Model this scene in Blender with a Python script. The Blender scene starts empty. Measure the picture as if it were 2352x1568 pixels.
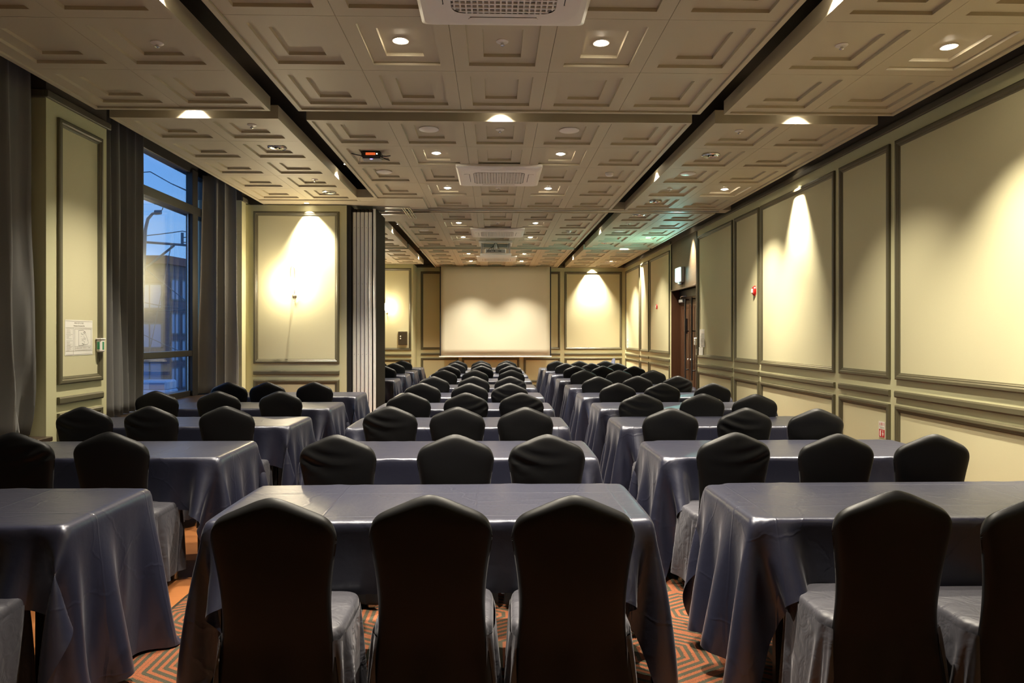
import bpy, math, random
import numpy as np
from mathutils import Vector, Matrix
PI = math.pi
SC = bpy.context.scene
COL = SC.collection
rnd = random.Random(7)

# ------------------------------------------------------------------ materials
def mat(name, col, rough=.6, metal=0., spec=.5, sheen=0., emit=None, es=0., coat=0.):
    m = bpy.data.materials.new(name); m.use_nodes = True
    b = m.node_tree.nodes['Principled BSDF']
    b.inputs['Base Color'].default_value = (*col, 1)
    b.inputs['Roughness'].default_value = rough
    b.inputs['Metallic'].default_value = metal
    b.inputs['Specular IOR Level'].default_value = spec
    if sheen:
        b.inputs['Sheen Weight'].default_value = sheen; b.inputs['Sheen Roughness'].default_value = .35
        b.inputs['Sheen Tint'].default_value = (.95, .93, 1, 1)
    if coat: b.inputs['Coat Weight'].default_value = coat
    if emit: b.inputs['Emission Color'].default_value = (*emit, 1); b.inputs['Emission Strength'].default_value = es
    return m
def N(m, t, **kw):
    n = m.node_tree.nodes.new(t)
    for k, v in kw.items():
        if hasattr(n, k): setattr(n, k, v)
        else: n.inputs[k].default_value = v
    return n
def L(m, a, b): m.node_tree.links.new(a, b)
def BS(m): return m.node_tree.nodes['Principled BSDF']
def mth(m, op, a, b=None, c=None):
    n = m.node_tree.nodes.new('ShaderNodeMath'); n.operation = op
    for i, v in enumerate((a, b, c)):
        if v is None: continue
        if isinstance(v, (int, float)): n.inputs[i].default_value = v
        else: L(m, v, n.inputs[i])
    return n.outputs[0]
def bump(m, sock, strength, dist):
    b = N(m, 'ShaderNodeBump'); b.inputs['Strength'].default_value = strength; b.inputs['Distance'].default_value = dist
    L(m, sock, b.inputs['Height']); L(m, b.outputs[0], BS(m).inputs['Normal'])
def noisecol(m, scale, c1, c2, stretch=(1, 1, 1), detail=3, bs=0., bd=.002):
    tc = N(m, 'ShaderNodeTexCoord'); mp = N(m, 'ShaderNodeMapping'); mp.inputs['Scale'].default_value = stretch
    L(m, tc.outputs['Object'], mp.inputs[0]); n = N(m, 'ShaderNodeTexNoise'); n.inputs['Scale'].default_value = scale
    n.inputs['Detail'].default_value = detail; L(m, mp.outputs[0], n.inputs['Vector'])
    r = N(m, 'ShaderNodeMix', data_type='RGBA'); r.inputs[6].default_value = (*c1, 1); r.inputs[7].default_value = (*c2, 1)
    L(m, n.outputs[0], r.inputs[0]); L(m, r.outputs[2], BS(m).inputs['Base Color'])
    if bs: bump(m, n.outputs[0], bs, bd)
    return n.outputs[0]

M = {}
M['wall'] = mat('cream_wall_paint', (.60, .55, .36), .55); noisecol(M['wall'], 60, (.60, .575, .345), (.63, .60, .365), (1, 1, 6), bs=.15, bd=.001)
M['panelfab'] = mat('cream_wall_fabric', (.6, .55, .37), .7); noisecol(M['panelfab'], 90, (.60, .56, .345), (.66, .615, .39), (1, 1, 12), bs=.25, bd=.001)
M['trim'] = mat('olive_trim_paint', (.105, .092, .052), .42)
M['ceil'] = mat('ceiling_paint', (.52, .47, .34), .55); noisecol(M['ceil'], 70, (.52, .455, .33), (.55, .48, .35), (1, 8, 1), bs=.1, bd=.0006)
M['plenum'] = mat('dark_plenum', (.12, .10, .072), .8)
M['cornice'] = mat('dark_cornice', (.11, .095, .065), .6)
M['white'] = mat('white_plastic', (.84, .79, .74), .35)
M['whiteglow'] = mat('white_paper', (.85, .82, .74), .7)
M['chrome'] = mat('polished_metal', (.75, .75, .77), .18, 1)
M['alu'] = mat('aluminium', (.62, .62, .64), .28, 1)
M['black'] = mat('black_metal', (.015, .014, .014), .4)
M['blackp'] = mat('black_plastic', (.02, .02, .022), .35)
M['grey'] = mat('grey_plastic', (.35, .34, .33), .5)
M['dark'] = mat('dark_gap', (.01, .009, .008), .8)
M['frame'] = mat('window_frame_bronze', (.022, .021, .022), .4)
M['sill'] = mat('dark_stained_sill', (.05, .032, .022), .35)
M['red'] = mat('alarm_red', (.55, .02, .015), .35)
M['redprint'] = mat('red_print', (.5, .02, .015), .6)
M['ink'] = mat('grey_ink', (.30, .26, .20), .7)
M['inkd'] = mat('dark_ink', (.06, .055, .05), .7)
M['gold'] = mat('champagne_metal', (.62, .55, .40), .3, 1); noisecol(M['gold'], 120, (.35, .30, .2), (.8, .74, .6), bs=.6, bd=.003)
M['screen'] = mat('screen_fabric', (.60, .565, .44), .8)
M['lens'] = mat('lamp_lens', (1, .9, .7), .5, emit=(1, .88, .66), es=140)
M['lensS'] = mat('spot_lens', (1, .9, .7), .5, emit=(1, .88, .66), es=40)
M['bulb'] = mat('bulb_glass', (1, .9, .7), .5, emit=(1, .84, .58), es=60)
M['exitlit'] = mat('exit_light_panel', (.8, 1, .95), .5, emit=(.50, 1, .95), es=9)
M['green'] = mat('green_label', (.02, .22, .10), .5)
M['orange'] = mat('orange_display', (.5, .08, .02), .4, emit=(1, .16, .04), es=.7)
M['blueled'] = mat('blue_led', (.2, .2, 1), .4, emit=(.25, .2, 1), es=5)
M['greenled'] = mat('white_led', (.9, 1, .8), .4, emit=(.9, 1, .7), es=5)
M['bpanel'] = mat('bronze_cover', (.13, .10, .07), .3, .6)
M['brownpanel'] = mat('brown_partition_fabric', (.045, .036, .026), .8, spec=.1); noisecol(M['brownpanel'], 40, (.022, .017, .012), (.036, .028, .020), (6, 6, 1))
# ribbed partition edge
M['rib'] = mat('silver_partition_edge', (.85, .83, .80), .28, .1)
# wood
def wood(name, a, b, rough, stretch):
    m = mat(name, a, rough); noisecol(m, 6, a, b, stretch, 6, .1, .001); return m
M['doorwood'] = wood('dark_door_wood', (.085, .034, .014), (.045, .019, .009), .4, (9, 9, .8))
M['overdoor'] = wood('striped_over_door_wood', (.14, .10, .06), (.07, .05, .03), .45, (1, 1, 16))
M['floorwood'] = wood('orange_floor_wood', (.34, .135, .045), (.26, .09, .028), .35, (1, 9, 1))
M['table'] = wood('plywood_table_top', (.16, .09, .05), (.12, .07, .04), .5, (3, 12, 1))
# curtain velvet
m = M['curtain'] = mat('grey_velvet', (.17, .165, .16), .8, sheen=.25)
noisecol(m, 250, (.15, .147, .142), (.19, .186, .178))
# satin table cloth
m = M['satin'] = mat('navy_satin', (.010, .0108, .024), .36, spec=1.0, sheen=.09)
BS(m).inputs['Specular Tint'].default_value = (.86, .88, 1, 1)
tc = N(m, 'ShaderNodeTexCoord'); sp = N(m, 'ShaderNodeSeparateXYZ'); L(m, tc.outputs['Object'], sp.inputs[0])
n1 = N(m, 'ShaderNodeTexNoise'); n1.inputs['Scale'].default_value = 7; n1.inputs['Detail'].default_value = 3; L(m, tc.outputs['Object'], n1.inputs['Vector'])
n2 = N(m, 'ShaderNodeTexNoise'); n2.inputs['Scale'].default_value = 45; n2.inputs['Detail'].default_value = 4; L(m, tc.outputs['Object'], n2.inputs['Vector'])
def crease(ax, period, off, w):
    a = mth(m, 'ADD', sp.outputs[ax], off)
    a = mth(m, 'ADD', a, mth(m, 'MULTIPLY', n1.outputs[0], .012))
    p = mth(m, 'PINGPONG', a, period / 2)
    return mth(m, 'SUBTRACT', 1., mth(m, 'MINIMUM', mth(m, 'DIVIDE', p, w), 1.))
c1 = crease(0, .62, .17, .006); c2 = crease(1, .40, .13, .006)
vor = N(m, 'ShaderNodeTexVoronoi', feature='DISTANCE_TO_EDGE'); vor.inputs['Scale'].default_value = 2.1
wv = N(m, 'ShaderNodeMix', data_type='RGBA'); wv.inputs[0].default_value = .12; L(m, tc.outputs['Object'], wv.inputs[6]); L(m, n1.outputs['Color'], wv.inputs[7]); L(m, wv.outputs[2], vor.inputs['Vector'])
c3 = mth(m, 'SUBTRACT', 1., mth(m, 'MINIMUM', mth(m, 'DIVIDE', vor.outputs['Distance'], .02), 1.))
h = mth(m, 'ADD', mth(m, 'ADD', c1, c2), mth(m, 'MULTIPLY', c3, .5))
h = mth(m, 'ADD', h, mth(m, 'MULTIPLY', n2.outputs[0], .5))
h = mth(m, 'ADD', h, mth(m, 'MULTIPLY', n1.outputs[0], 2.2))
bump(m, h, .28, .005)
# stretch chair cover
m = M['cover'] = mat('black_stretch_fabric', (.0052, .0052, .0058), .45, spec=.24, sheen=.03)
tc = N(m, 'ShaderNodeTexCoord'); n1 = N(m, 'ShaderNodeTexNoise'); n1.inputs['Scale'].default_value = 9; L(m, tc.outputs['Object'], n1.inputs['Vector'])
bump(m, n1.outputs[0], .25, .01)
m = M['seatcover'] = mat('lit_tone_satin_seat_fabric', (.043, .042, .052), .45, spec=.5, sheen=.15)  # same fabric as the back cover, colour lightened for light from above
tc = N(m, 'ShaderNodeTexCoord'); n1 = N(m, 'ShaderNodeTexNoise'); n1.inputs['Scale'].default_value = 12; n1.inputs['Distortion'].default_value = 1.5; L(m, tc.outputs['Object'], n1.inputs['Vector'])
bump(m, n1.outputs[0], .5, .012)
# carpet of nested hexagon stripes
m = M['carpet'] = mat('hexagon_stripe_carpet', (.3, .1, .04), .95)
tc = N(m, 'ShaderNodeTexCoord'); sp = N(m, 'ShaderNodeSeparateXYZ'); L(m, tc.outputs['Object'], sp.inputs[0])
S = .52; SX, SY = S, S * 1.7320508
def cellc(off):
    ax = mth(m, 'SUBTRACT', mth(m, 'FLOORED_MODULO', mth(m, 'ADD', sp.outputs[0], off * SX), SX), SX / 2)
    ay = mth(m, 'SUBTRACT', mth(m, 'FLOORED_MODULO', mth(m, 'ADD', sp.outputs[1], off * SY), SY), SY / 2)
    return mth(m, 'ABSOLUTE', ax), mth(m, 'ABSOLUTE', ay)
def hexd(a): return mth(m, 'MAXIMUM', a[0], mth(m, 'ADD', mth(m, 'MULTIPLY', a[0], .5), mth(m, 'MULTIPLY', a[1], .8660254)))
hd = mth(m, 'MINIMUM', hexd(cellc(0)), hexd(cellc(.5)))
st = mth(m, 'FRACT', mth(m, 'MULTIPLY', hd, 27.))
nz = N(m, 'ShaderNodeTexNoise'); nz.inputs['Scale'].default_value = 160; nz.inputs['Detail'].default_value = 3; L(m, tc.outputs['Object'], nz.inputs['Vector'])
st = mth(m, 'ADD', st, mth(m, 'MULTIPLY', mth(m, 'SUBTRACT', nz.outputs[0], .5), .5))
sel = N(m, 'ShaderNodeValToRGB'); sel.color_ramp.elements[0].position = .50; sel.color_ramp.elements[1].position = .58
sel.color_ramp.elements[0].color = (.040, .036, .018, 1); sel.color_ramp.elements[1].color = (.22, .060, .018, 1)
L(m, st, sel.inputs[0])
mx = N(m, 'ShaderNodeMix', data_type='RGBA', blend_type='MULTIPLY'); mx.inputs[0].default_value = .7
L(m, sel.outputs[0], mx.inputs[6]); L(m, nz.outputs[0], mx.inputs[7])
ml = N(m, 'ShaderNodeMix', data_type='RGBA', blend_type='MULTIPLY'); ml.inputs[0].default_value = 1; ml.inputs[7].default_value = (1.25, 1.25, 1.25, 1); L(m, mx.outputs[2], ml.inputs[6])
L(m, ml.outputs[2], BS(m).inputs['Base Color']); bump(m, nz.outputs[0], .6, .004)
# window glass: clear with a Fresnel reflection of the room
m = M['glass'] = bpy.data.materials.new('window_glass'); m.use_nodes = True
nt = m.node_tree; nt.nodes.remove(BS(m))
tr = N(m, 'ShaderNodeBsdfTransparent'); gl = N(m, 'ShaderNodeBsdfGlossy'); gl.inputs['Roughness'].default_value = .0
tr.inputs[0].default_value = (.86, .92, .97, 1)
fr = N(m, 'ShaderNodeLayerWeight'); fr.inputs[0].default_value = .5
mxs = N(m, 'ShaderNodeMixShader'); L(m, mth(m, 'ADD', .20, mth(m, 'MULTIPLY', mth(m, 'POWER', fr.outputs['Facing'], 4.5), .9)), mxs.inputs[0])
L(m, tr.outputs[0], mxs.inputs[1]); L(m, gl.outputs[0], mxs.inputs[2])
L(m, mxs.outputs[0], nt.nodes['Material Output'].inputs[0])
# outside
M['brick'] = mat('brown_brick', (.22, .12, .11), .8)
m = M['brick']; tc = N(m, 'ShaderNodeTexCoord'); mp = N(m, 'ShaderNodeMapping'); mp.inputs['Rotation'].default_value = (PI / 2, 0, 0)
L(m, tc.outputs['Object'], mp.inputs[0]); bk = N(m, 'ShaderNodeTexBrick'); bk.inputs['Scale'].default_value = 1.6
bk.inputs['Color1'].default_value = (.17, .13, .15, 1); bk.inputs['Color2'].default_value = (.13, .105, .125, 1); bk.inputs['Mortar'].default_value = (.13, .1, .11, 1)
L(m, mp.outputs[0], bk.inputs['Vector']); L(m, bk.outputs[0], BS(m).inputs['Base Color'])
M['roof'] = mat('dull_red_roof', (.22, .10, .09), .8)
M['pole'] = mat('galvanised_pole', (.16, .17, .19), .6)
M['asphalt'] = mat('asphalt', (.10, .10, .12), .9)
M['pane'] = mat('building_pane', (.30, .36, .48), .12)
M['vanwhite'] = mat('van_white', (.55, .60, .68), .4)
M['foliage'] = mat('shrub_leaves', (.06, .09, .06), .8)

# ------------------------------------------------------------------ mesh builder
class MB:
    def __init__(s): s.v = []; s.f = []; s.sm = []
    def add(s, vs, fs, smooth=False):
        o = len(s.v); s.v += [tuple(v) for v in vs]
        s.f += [tuple(i + o for i in f) for f in fs]; s.sm += [smooth] * len(fs); return s
    def box(s, x0, x1, y0, y1, z0, z1, mtx=None):
        vs = [(x, y, z) for x in (x0, x1) for y in (y0, y1) for z in (z0, z1)]
        if mtx is not None: vs = [mtx @ Vector(v) for v in vs]
        return s.add(vs, [(0, 1, 3, 2), (4, 6, 7, 5), (0, 4, 5, 1), (2, 3, 7, 6), (0, 2, 6, 4), (1, 5, 7, 3)])
    def bbox(s, x0, x1, y0, y1, z0, z1, r=.004):
        """box with chamfered edges"""
        bm_v = []; X = (x0, x1); Y = (y0, y1); Z = (z0, z1)
        vs = []; idx = {}
        for i in (0, 1):
            for j in (0, 1):
                for k in (0, 1):
                    sx, sy, sz = (1, -1)[i] * r, (1, -1)[j] * r, (1, -1)[k] * r
                    for a in range(3):
                        d = [sx, sy, sz]; d[a] = 0
                        idx[(i, j, k, a)] = len(vs); vs.append((X[i] + d[0], Y[j] + d[1], Z[k] + d[2]))
        F = []
        for a in range(3):
            for side in (0, 1):
                q = []
                for p in ((0, 0), (1, 0), (1, 1), (0, 1)):
                    c = list(p); c.insert(a, side); q.append(idx[(*c, a)])
                F.append(tuple(q))
        for a in range(3):           # edges parallel to axis a
            o1, o2 = [x for x in range(3) if x != a]
            for p in (0, 1):
                for q in (0, 1):
                    c0 = [0, 0, 0]; c1 = [0, 0, 0]; c0[o1] = c1[o1] = p; c0[o2] = c1[o2] = q; c1[a] = 1
                    F.append((idx[(*c0, o1)], idx[(*c1, o1)], idx[(*c1, o2)], idx[(*c0, o2)]))
        for i in (0, 1):
            for j in (0, 1):
                for k in (0, 1): F.append((idx[(i, j, k, 0)], idx[(i, j, k, 1)], idx[(i, j, k, 2)]))
        return s.add(vs, F)
    def lathe(s, prof, c=(0, 0, 0), n=20, axis='z', sc=(1, 1)):
        vs = []; fs = []
        for r, z in prof:
            for k in range(n):
                a = 2 * PI * k / n; p = (r * math.cos(a) * sc[0], r * math.sin(a) * sc[1], z)
                if axis == 'x': p = (z, p[0], p[1])
                if axis == 'y': p = (p[0], z, p[1])
                vs.append((p[0] + c[0], p[1] + c[1], p[2] + c[2]))
        m_ = len(prof)
        for i in range(m_ - 1):
            for k in range(n):
                fs.append((i * n + k, i * n + (k + 1) % n, (i + 1) * n + (k + 1) % n, (i + 1) * n + k))
        fs.append(tuple(range(n - 1, -1, -1))); fs.append(tuple((m_ - 1) * n + k for k in range(n)))
        return s.add(vs, fs, True)
    def tube(s, pts, r, n=8):
        pts = [Vector(p) for p in pts]; vs = []; fs = []
        rr = r if isinstance(r, (list, tuple)) else [r] * len(pts)
        up = None
        for i, p in enumerate(pts):
            t = (pts[min(i + 1, len(pts) - 1)] - pts[max(i - 1, 0)]).normalized()
            if up is None: up = Vector((0, 0, 1)) if abs(t.z) < .9 else Vector((1, 0, 0))
            a = t.cross(up).normalized(); b = a.cross(t).normalized(); up = b
            for k in range(n):
                q = 2 * PI * k / n; vs.append(p + (a * math.cos(q) + b * math.sin(q)) * rr[i])
        for i in range(len(pts) - 1):
            for k in range(n): fs.append((i * n + k, i * n + (k + 1) % n, (i + 1) * n + (k + 1) % n, (i + 1) * n + k))
        fs.append(tuple(range(n - 1, -1, -1))); fs.append(tuple((len(pts) - 1) * n + k for k in range(n)))
        return s.add(vs, fs, True)
    def grid(s, P, close_u=False, smooth=True):
        nu, nv = len(P), len(P[0]); fs = []
        for i in range(nu - (0 if close_u else 1)):
            for j in range(nv - 1): fs.append((i * nv + j, ((i + 1) % nu) * nv + j, ((i + 1) % nu) * nv + j + 1, i * nv + j + 1))
        return s.add([p for r in P for p in r], fs, smooth)
    def prism(s, poly, z0, z1, f=lambda x, y, z: (x, y, z)):
        n = len(poly); vs = [f(x, y, z0) for x, y in poly] + [f(x, y, z1) for x, y in poly]
        return s.add(vs, [tuple(range(n - 1, -1, -1)), tuple(range(n, 2 * n))] + [(i, (i + 1) % n, n + (i + 1) % n, n + i) for i in range(n)])
    def mesh(s, name, m):
        me = bpy.data.meshes.new(name); me.from_pydata(s.v, [], s.f)
        me.polygons.foreach_set('use_smooth', s.sm); me.materials.append(m); me.update(); return me
def obj(name, mb, m, parent=None, loc=(0, 0, 0), sub=0, sharp=True):
    me = mb.mesh(name, m) if isinstance(mb, MB) else mb
    o = bpy.data.objects.new(name, me); COL.objects.link(o); o.location = loc
    if parent: o.parent = parent
    if sub:
        d = o.modifiers.new('smooth', 'SUBSURF'); d.levels = d.render_levels = sub
    if isinstance(mb, MB) and sharp and any(mb.sm):
        me.set_sharp_from_angle(angle=math.radians(45))
    return o
def tag(o, label, cat, group=None):
    o['label'] = label; o['category'] = cat
    if group: o['group'] = group
    return o
def thing(name, label, cat, loc=(0, 0, 0), rz=0, group=None):
    o = bpy.data.objects.new(name, None); COL.objects.link(o); o.location = loc; o.rotation_euler = (0, 0, rz)
    o.empty_display_size = .1
    return tag(o, label, cat, group)
def struct(name, mb, m, parent=None):
    o = obj(name, mb, m, parent)
    if parent is None: o['kind'] = 'structure'
    return o
def dup(root, loc, label, group=None, rz=0):
    r = root.copy(); COL.objects.link(r); r.location = loc; r.rotation_euler = (0, 0, rz); r['label'] = label
    if group: r['group'] = group
    for ch in list(root.children):
        c = ch.copy(); COL.objects.link(c); c.parent = r
        for g in list(ch.children):
            d = g.copy(); COL.objects.link(d); d.parent = c
    return r
WARM = (1., .90, .72)
EN = 5.0
def spot(name, parent, loc, rot, energy, deg, blend, size=.03, col=WARM):
    d = bpy.data.lights.new(name, 'SPOT'); d.energy = energy * EN; d.spot_size = math.radians(deg); d.spot_blend = blend
    d.shadow_soft_size = size; d.color = col
    o = bpy.data.objects.new(name, d); COL.objects.link(o); o.location = loc; o.rotation_euler = rot
    if parent: o.parent = parent
    return o
def point(name, parent, loc, energy, size=.04, col=WARM):
    d = bpy.data.lights.new(name, 'POINT'); d.energy = energy * EN * .6; d.shadow_soft_size = size; d.color = col
    o = bpy.data.objects.new(name, d); COL.objects.link(o); o.location = loc
    if parent: o.parent = parent
    return o
ORD = ['nearest', 'second', 'third', 'fourth', 'fifth', 'sixth', 'seventh', 'eighth', 'ninth', 'farthest']

# ------------------------------------------------------------------ camera
cam = bpy.data.cameras.new('camera'); co = bpy.data.objects.new('camera', cam); COL.objects.link(co); SC.camera = co
F_PX = 1568.; cam.sensor_width = 36; cam.lens = 36 * F_PX / 2352; cam.shift_y = -15 / 2352
co.location = (0, 0, 1.475); co.rotation_euler = (PI / 2, 0, -math.atan(40 / F_PX)); cam.clip_start = .05

# ------------------------------------------------------------------ room shell
XL, XR, YB, YF, ZW, ZC = -3.5, 3.61, -1.6, 18.8, 3.34, 3.315
XG = -3.97                                  # plane of the window glass
struct('floor', MB().box(-1.73, 3.9, YB, YF + .2, -.1, 0), M['carpet'])
struct('floor', MB().box(-4.4, -1.745, YB, YF + .2, -.1, 0), M['floorwood'])
struct('trim_1', MB().box(-1.745, -1.73, YB, YF, -.1, .003), M['gold'])
D0, D1, DZ = 12.12, 13.86, 2.36
struct('wall_right', MB().box(XR, XR + .3, YB, D0, 0, ZW), M['wall'])
struct('wall_right', MB().box(XR, XR + .3, D1, YF, 0, ZW), M['wall'])
struct('wall_back', MB().box(-2.13, XR, YF, YF + .2, 0, ZW), M['wall'])
struct('wall_back', MB().box(-4.3, -2.13, 17.85, YF + .2, 0, ZW), M['wall'])
struct('wall_front', MB().box(-4.3, XR, YB - .2, YB, 0, ZW), M['wall'])
struct('wall_partition', MB().box(XL, -2.09, 9.7, 10.0, 0, ZC - .01), M['wall'])
# window side: piers and low wall under the sill
struct('wall_left', MB().box(-4.1, XL, 5.42, 6.25, 0, ZW), M['wall'])
struct('wall_left', MB().box(-4.1, XL, 9.55, 10.0, 0, ZW).box(-4.1, XL, 10.0, 17.85, 0, ZW), M['wall'])
struct('wall_left', MB().box(-4.1, XL, YB, 1.9, 0, ZW), M['wall'])
struct('wall_left', MB().box(-4.1, XL, 1.9, 5.42, 0, .65).box(-4.1, XL, 6.25, 9.55, 0, .65), M['wall'])
struct('trim_2', MB().bbox(-4.06, XL + .06, 1.9, 5.41, .65, .685).bbox(-4.06, XL + .035, 6.25, 9.55, .65, .685), M['sill'])
# dark plenum above the hanging ceiling trays, dark band at the head of the walls
mb = MB().box(-4.08, 3.95, YB - .2, YF + .2, 3.78, 3.85)
mb.box(-4.08, -3.98, YB, YF, 3.70, 3.85).box(XR, XR + .3, YB, YF, ZW, 3.8).box(-4.3, XR, YF, YF + .2, ZW, 3.8).box(-4.3, XR, YB - .2, YB, ZW, 3.8)
mb.box(-4.1, XL, YB, 1.9, ZW, 3.8).box(-4.1, XL, 5.42, 6.25, ZW, 3.8).box(-4.1, XL, 9.55, 17.85, ZW, 3.8).box(-4.1, -2.13, 17.85, YF, ZW, 3.8)
struct('ceiling', mb, M['plenum'])
mb = MB()
def corn(x0, x1, y0, y1): mb.bbox(x0, x1, y0, y1, ZW - .015, ZW + .045, .006)
corn(XR - .03, XR, YB, D0); corn(XR - .03, XR, D1, YF); corn(-2.13, XR, YF - .03, YF); corn(XL, -2.10, 17.82, 17.85)
corn(XL, XL + .03, 5.39, 6.28); corn(-3.8, XL, 5.39, 5.42); corn(XL, XL + .03, 9.52, 9.7); corn(XL, XL + .03, YB, 1.9)
struct('trim_3', mb, M['cornice'])
# skirting boards
struct('baseboard_right', MB().bbox(XR - .015, XR, YB, D0 - .05, 0, .1).bbox(XR - .015, XR, D1 + .05, YF, 0, .1), M['trim'])
struct('baseboard_back', MB().bbox(-2.13, XR - .015, YF - .015, YF, 0, .1), M['trim'])
struct('baseboard_left', MB().bbox(XL, XL + .015, YB, 9.7, 0, .1).bbox(XL, XL + .015, 10.0, 17.85, 0, .1), M['trim'])
struct('baseboard_partition', MB().bbox(XL + .015, -2.09, 9.685, 9.7, 0, .1), M['trim'])

# wall mouldings.  f(u, v, w) maps along-wall, height, protrusion to the room
PROF = [(0, 0), (0, .020), (.010, .026), (.030, .026), (.040, .018), (.048, .018), (.054, .010), (.062, .008), (.064, 0)]
def frame(mb, u0, u1, v0, v1, f, prof=PROF):
    pts = [[(u0 + o, v0 + o, w), (u1 - o, v0 + o, w), (u1 - o, v1 - o, w), (u0 + o, v1 - o, w)] for o, w in prof]
    vs = [f(*p) for ring in pts for p in ring]; fs = []
    for i in range(len(prof) - 1):
        for k in range(4): fs.append((i * 4 + k, i * 4 + (k + 1) % 4, (i + 1) * 4 + (k + 1) % 4, (i + 1) * 4 + k))
    mb.add(vs, fs)
def bar(mb, u0, u1, v0, v1, f, w=.026):
    vs = [f(u, v, ww) for u in (u0, u1) for v, ww in ((v0, 0), (v0, w * .8), (v0 + .012, w), (v1 - .012, w), (v1, w * .8), (v1, 0))]
    mb.add(vs, [(i, i + 1, i + 7, i + 6) for i in range(5)] + [(0, 1, 2, 3, 4, 5), (6, 7, 8, 9, 10, 11)])
trim_n = [4]
def panels(spans, f, z=(1.075, 3.215)):
    for u0, u1 in spans:
        mb = MB(); frame(mb, u0, u1, z[0], z[1], f); bar(mb, u0, u1, .915, .975, f); frame(mb, u0, u1, .17, .845, f)
        struct('trim_%d' % trim_n[0], mb, M['trim']); trim_n[0] += 1
        pf = MB(); e = .06
        for a, b in ((z[0], z[1]), (.17, .845)):
            pf.add([f(u0 + e, a + e, .004), f(u1 - e, a + e, .004), f(u1 - e, b - e, .004), f(u0 + e, b - e, .004)], [(0, 1, 2, 3)])
        struct('wall_panel', pf, M['panelfab'])
fR = lambda u, v, w: (XR - w, u, v)
panels([(-1.2, .8), (.9, 1.85), (1.95, 3.95), (4.03, 6.04), (6.13, 7.03), (7.14, 9.15), (9.2, 10.15), (10.23, 12.0), (13.96, 15.75), (15.86, 16.75), (16.87, 18.66)][0:0], fR)
panels([(-1.2, .8), (.9, 1.85)], fR)
panels([(1.95, 2.9), (3.0, 3.93), (4.03, 6.04)] if False else [(1.95, 3.93), (4.03, 6.04), (6.13, 7.04), (7.14, 9.15), (9.21, 10.15), (10.24, 12.0), (13.96, 15.75), (15.86, 16.75), (16.87, 18.66)], fR)
panels([(-2.02, -.99), (-.90, .68), (.80, 1.81), (1.93, 3.52)], lambda u, v, w: (u, YF - w, v))
panels([(-3.38, -2.17)], lambda u, v, w: (u, 17.85 - w, v))
panels([(-3.39, -2.19)], lambda u, v, w: (u, 9.7 - w, v))
panels([(5.55, 6.165), (-.6, 1.7)], lambda u, v, w: (XL + w, u, v))

# ------------------------------------------------------------------ ceiling trays
def rrect(w, h, r, n=5):
    P = []
    for cx, cy, a0 in ((w - r, h - r, 0), (-w + r, h - r, 1), (-w + r, -h + r, 2), (w - r, -h + r, 3)):
        for k in range(n + 1):
            a = (a0 + k / n) * PI / 2; P.append((cx + r * math.cos(a), cy + r * math.sin(a)))
    return P
def tray(x0, x1, y0, y1, nx, ny, skip=()):
    """coffered tray: edge lip, then a grid of cells each with two stepped recesses"""
    mb = MB(); zb = ZC; m0, g = .035, .010
    H = zb + .115
    def ring(o0, z0, o1, z1, X0, X1, Y0, Y1):
        a = [(X0 + o0, Y0 + o0, z0), (X1 - o0, Y0 + o0, z0), (X1 - o0, Y1 - o0, z0), (X0 + o0, Y1 - o0, z0)]
        b = [(X0 + o1, Y0 + o1, z1), (X1 - o1, Y0 + o1, z1), (X1 - o1, Y1 - o1, z1), (X0 + o1, Y1 - o1, z1)]
        mb.add(a + b, [(k, (k + 1) % 4, 4 + (k + 1) % 4, 4 + k) for k in range(4)])
    ring(0, H, 0, zb, x0, x1, y0, y1); ring(0, zb, m0, zb, x0, x1, y0, y1); ring(m0, zb, m0, zb + .014, x0, x1, y0, y1)
    mb.add([(x0, y0, H), (x1, y0, H), (x1, y1, H), (x0, y1, H)], [(0, 1, 2, 3)])
    zf = zb + .014; X0, X1, Y0, Y1 = x0 + m0, x1 - m0, y0 + m0, y1 - m0
    cw, ch = (X1 - X0) / nx, (Y1 - Y0) / ny
    for i in range(nx):
        for j in range(ny):
            a, b, c, d = X0 + i * cw, X0 + (i + 1) * cw, Y0 + j * ch, Y0 + (j + 1) * ch
            ring(0, zf + .01, .0018, zf, a, b, c, d)
            if (i, j) in skip:
                mb.add([(a + .0018, c + .0018, zf), (b - .0018, c + .0018, zf), (b - .0018, d - .0018, zf), (a + .0018, d - .0018, zf)], [(0, 1, 2, 3)]); continue
            ring(.0018, zf, .098, zf, a, b, c, d); ring(.098, zf, .1, zf + .021, a, b, c, d)
            ring(.1, zf + .021, .2, zf + .021, a, b, c, d); ring(.2, zf + .021, .202, zf + .042, a, b, c, d)
            e = .202; mb.add([(a + e, c + e, zf + .042), (b - e, c + e, zf + .042), (b - e, d - e, zf + .042), (a + e, d - e, zf + .042)], [(0, 1, 2, 3)])
    return struct('ceiling', mb, M['ceil'])
CX = (-1.612, 1.715); LX = (-3.257, -1.842); RX = (1.916, 3.353)
tray(*CX, 1.51, 5.66, 5, 5); tray(*CX, 5.89, 10.03, 5, 5, {(0, 4)}); tray(*CX, 10.29, 14.45, 5, 5, {(0, 0)}); tray(*CX, 14.68, 18.6, 5, 5)
tray(*RX, 1.51, 5.66, 2, 5); tray(*RX, 5.89, 10.03, 2, 5); tray(*RX, 10.29, 14.45, 2, 5); tray(*RX, 14.68, 18.6, 2, 5)
tray(*LX, 1.66, 5.66, 2, 5); tray(*LX, 5.86, 9.46, 2, 5); tray(*LX, 11.12, 14.45, 2, 4); tray(*LX, 14.68, 17.8, 2, 4)
tray(*CX, -1.5, 1.28, 5, 3); tray(*RX, -1.5, 1.28, 2, 3); tray(*LX, -1.5, 1.28, 2, 3)
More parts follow.
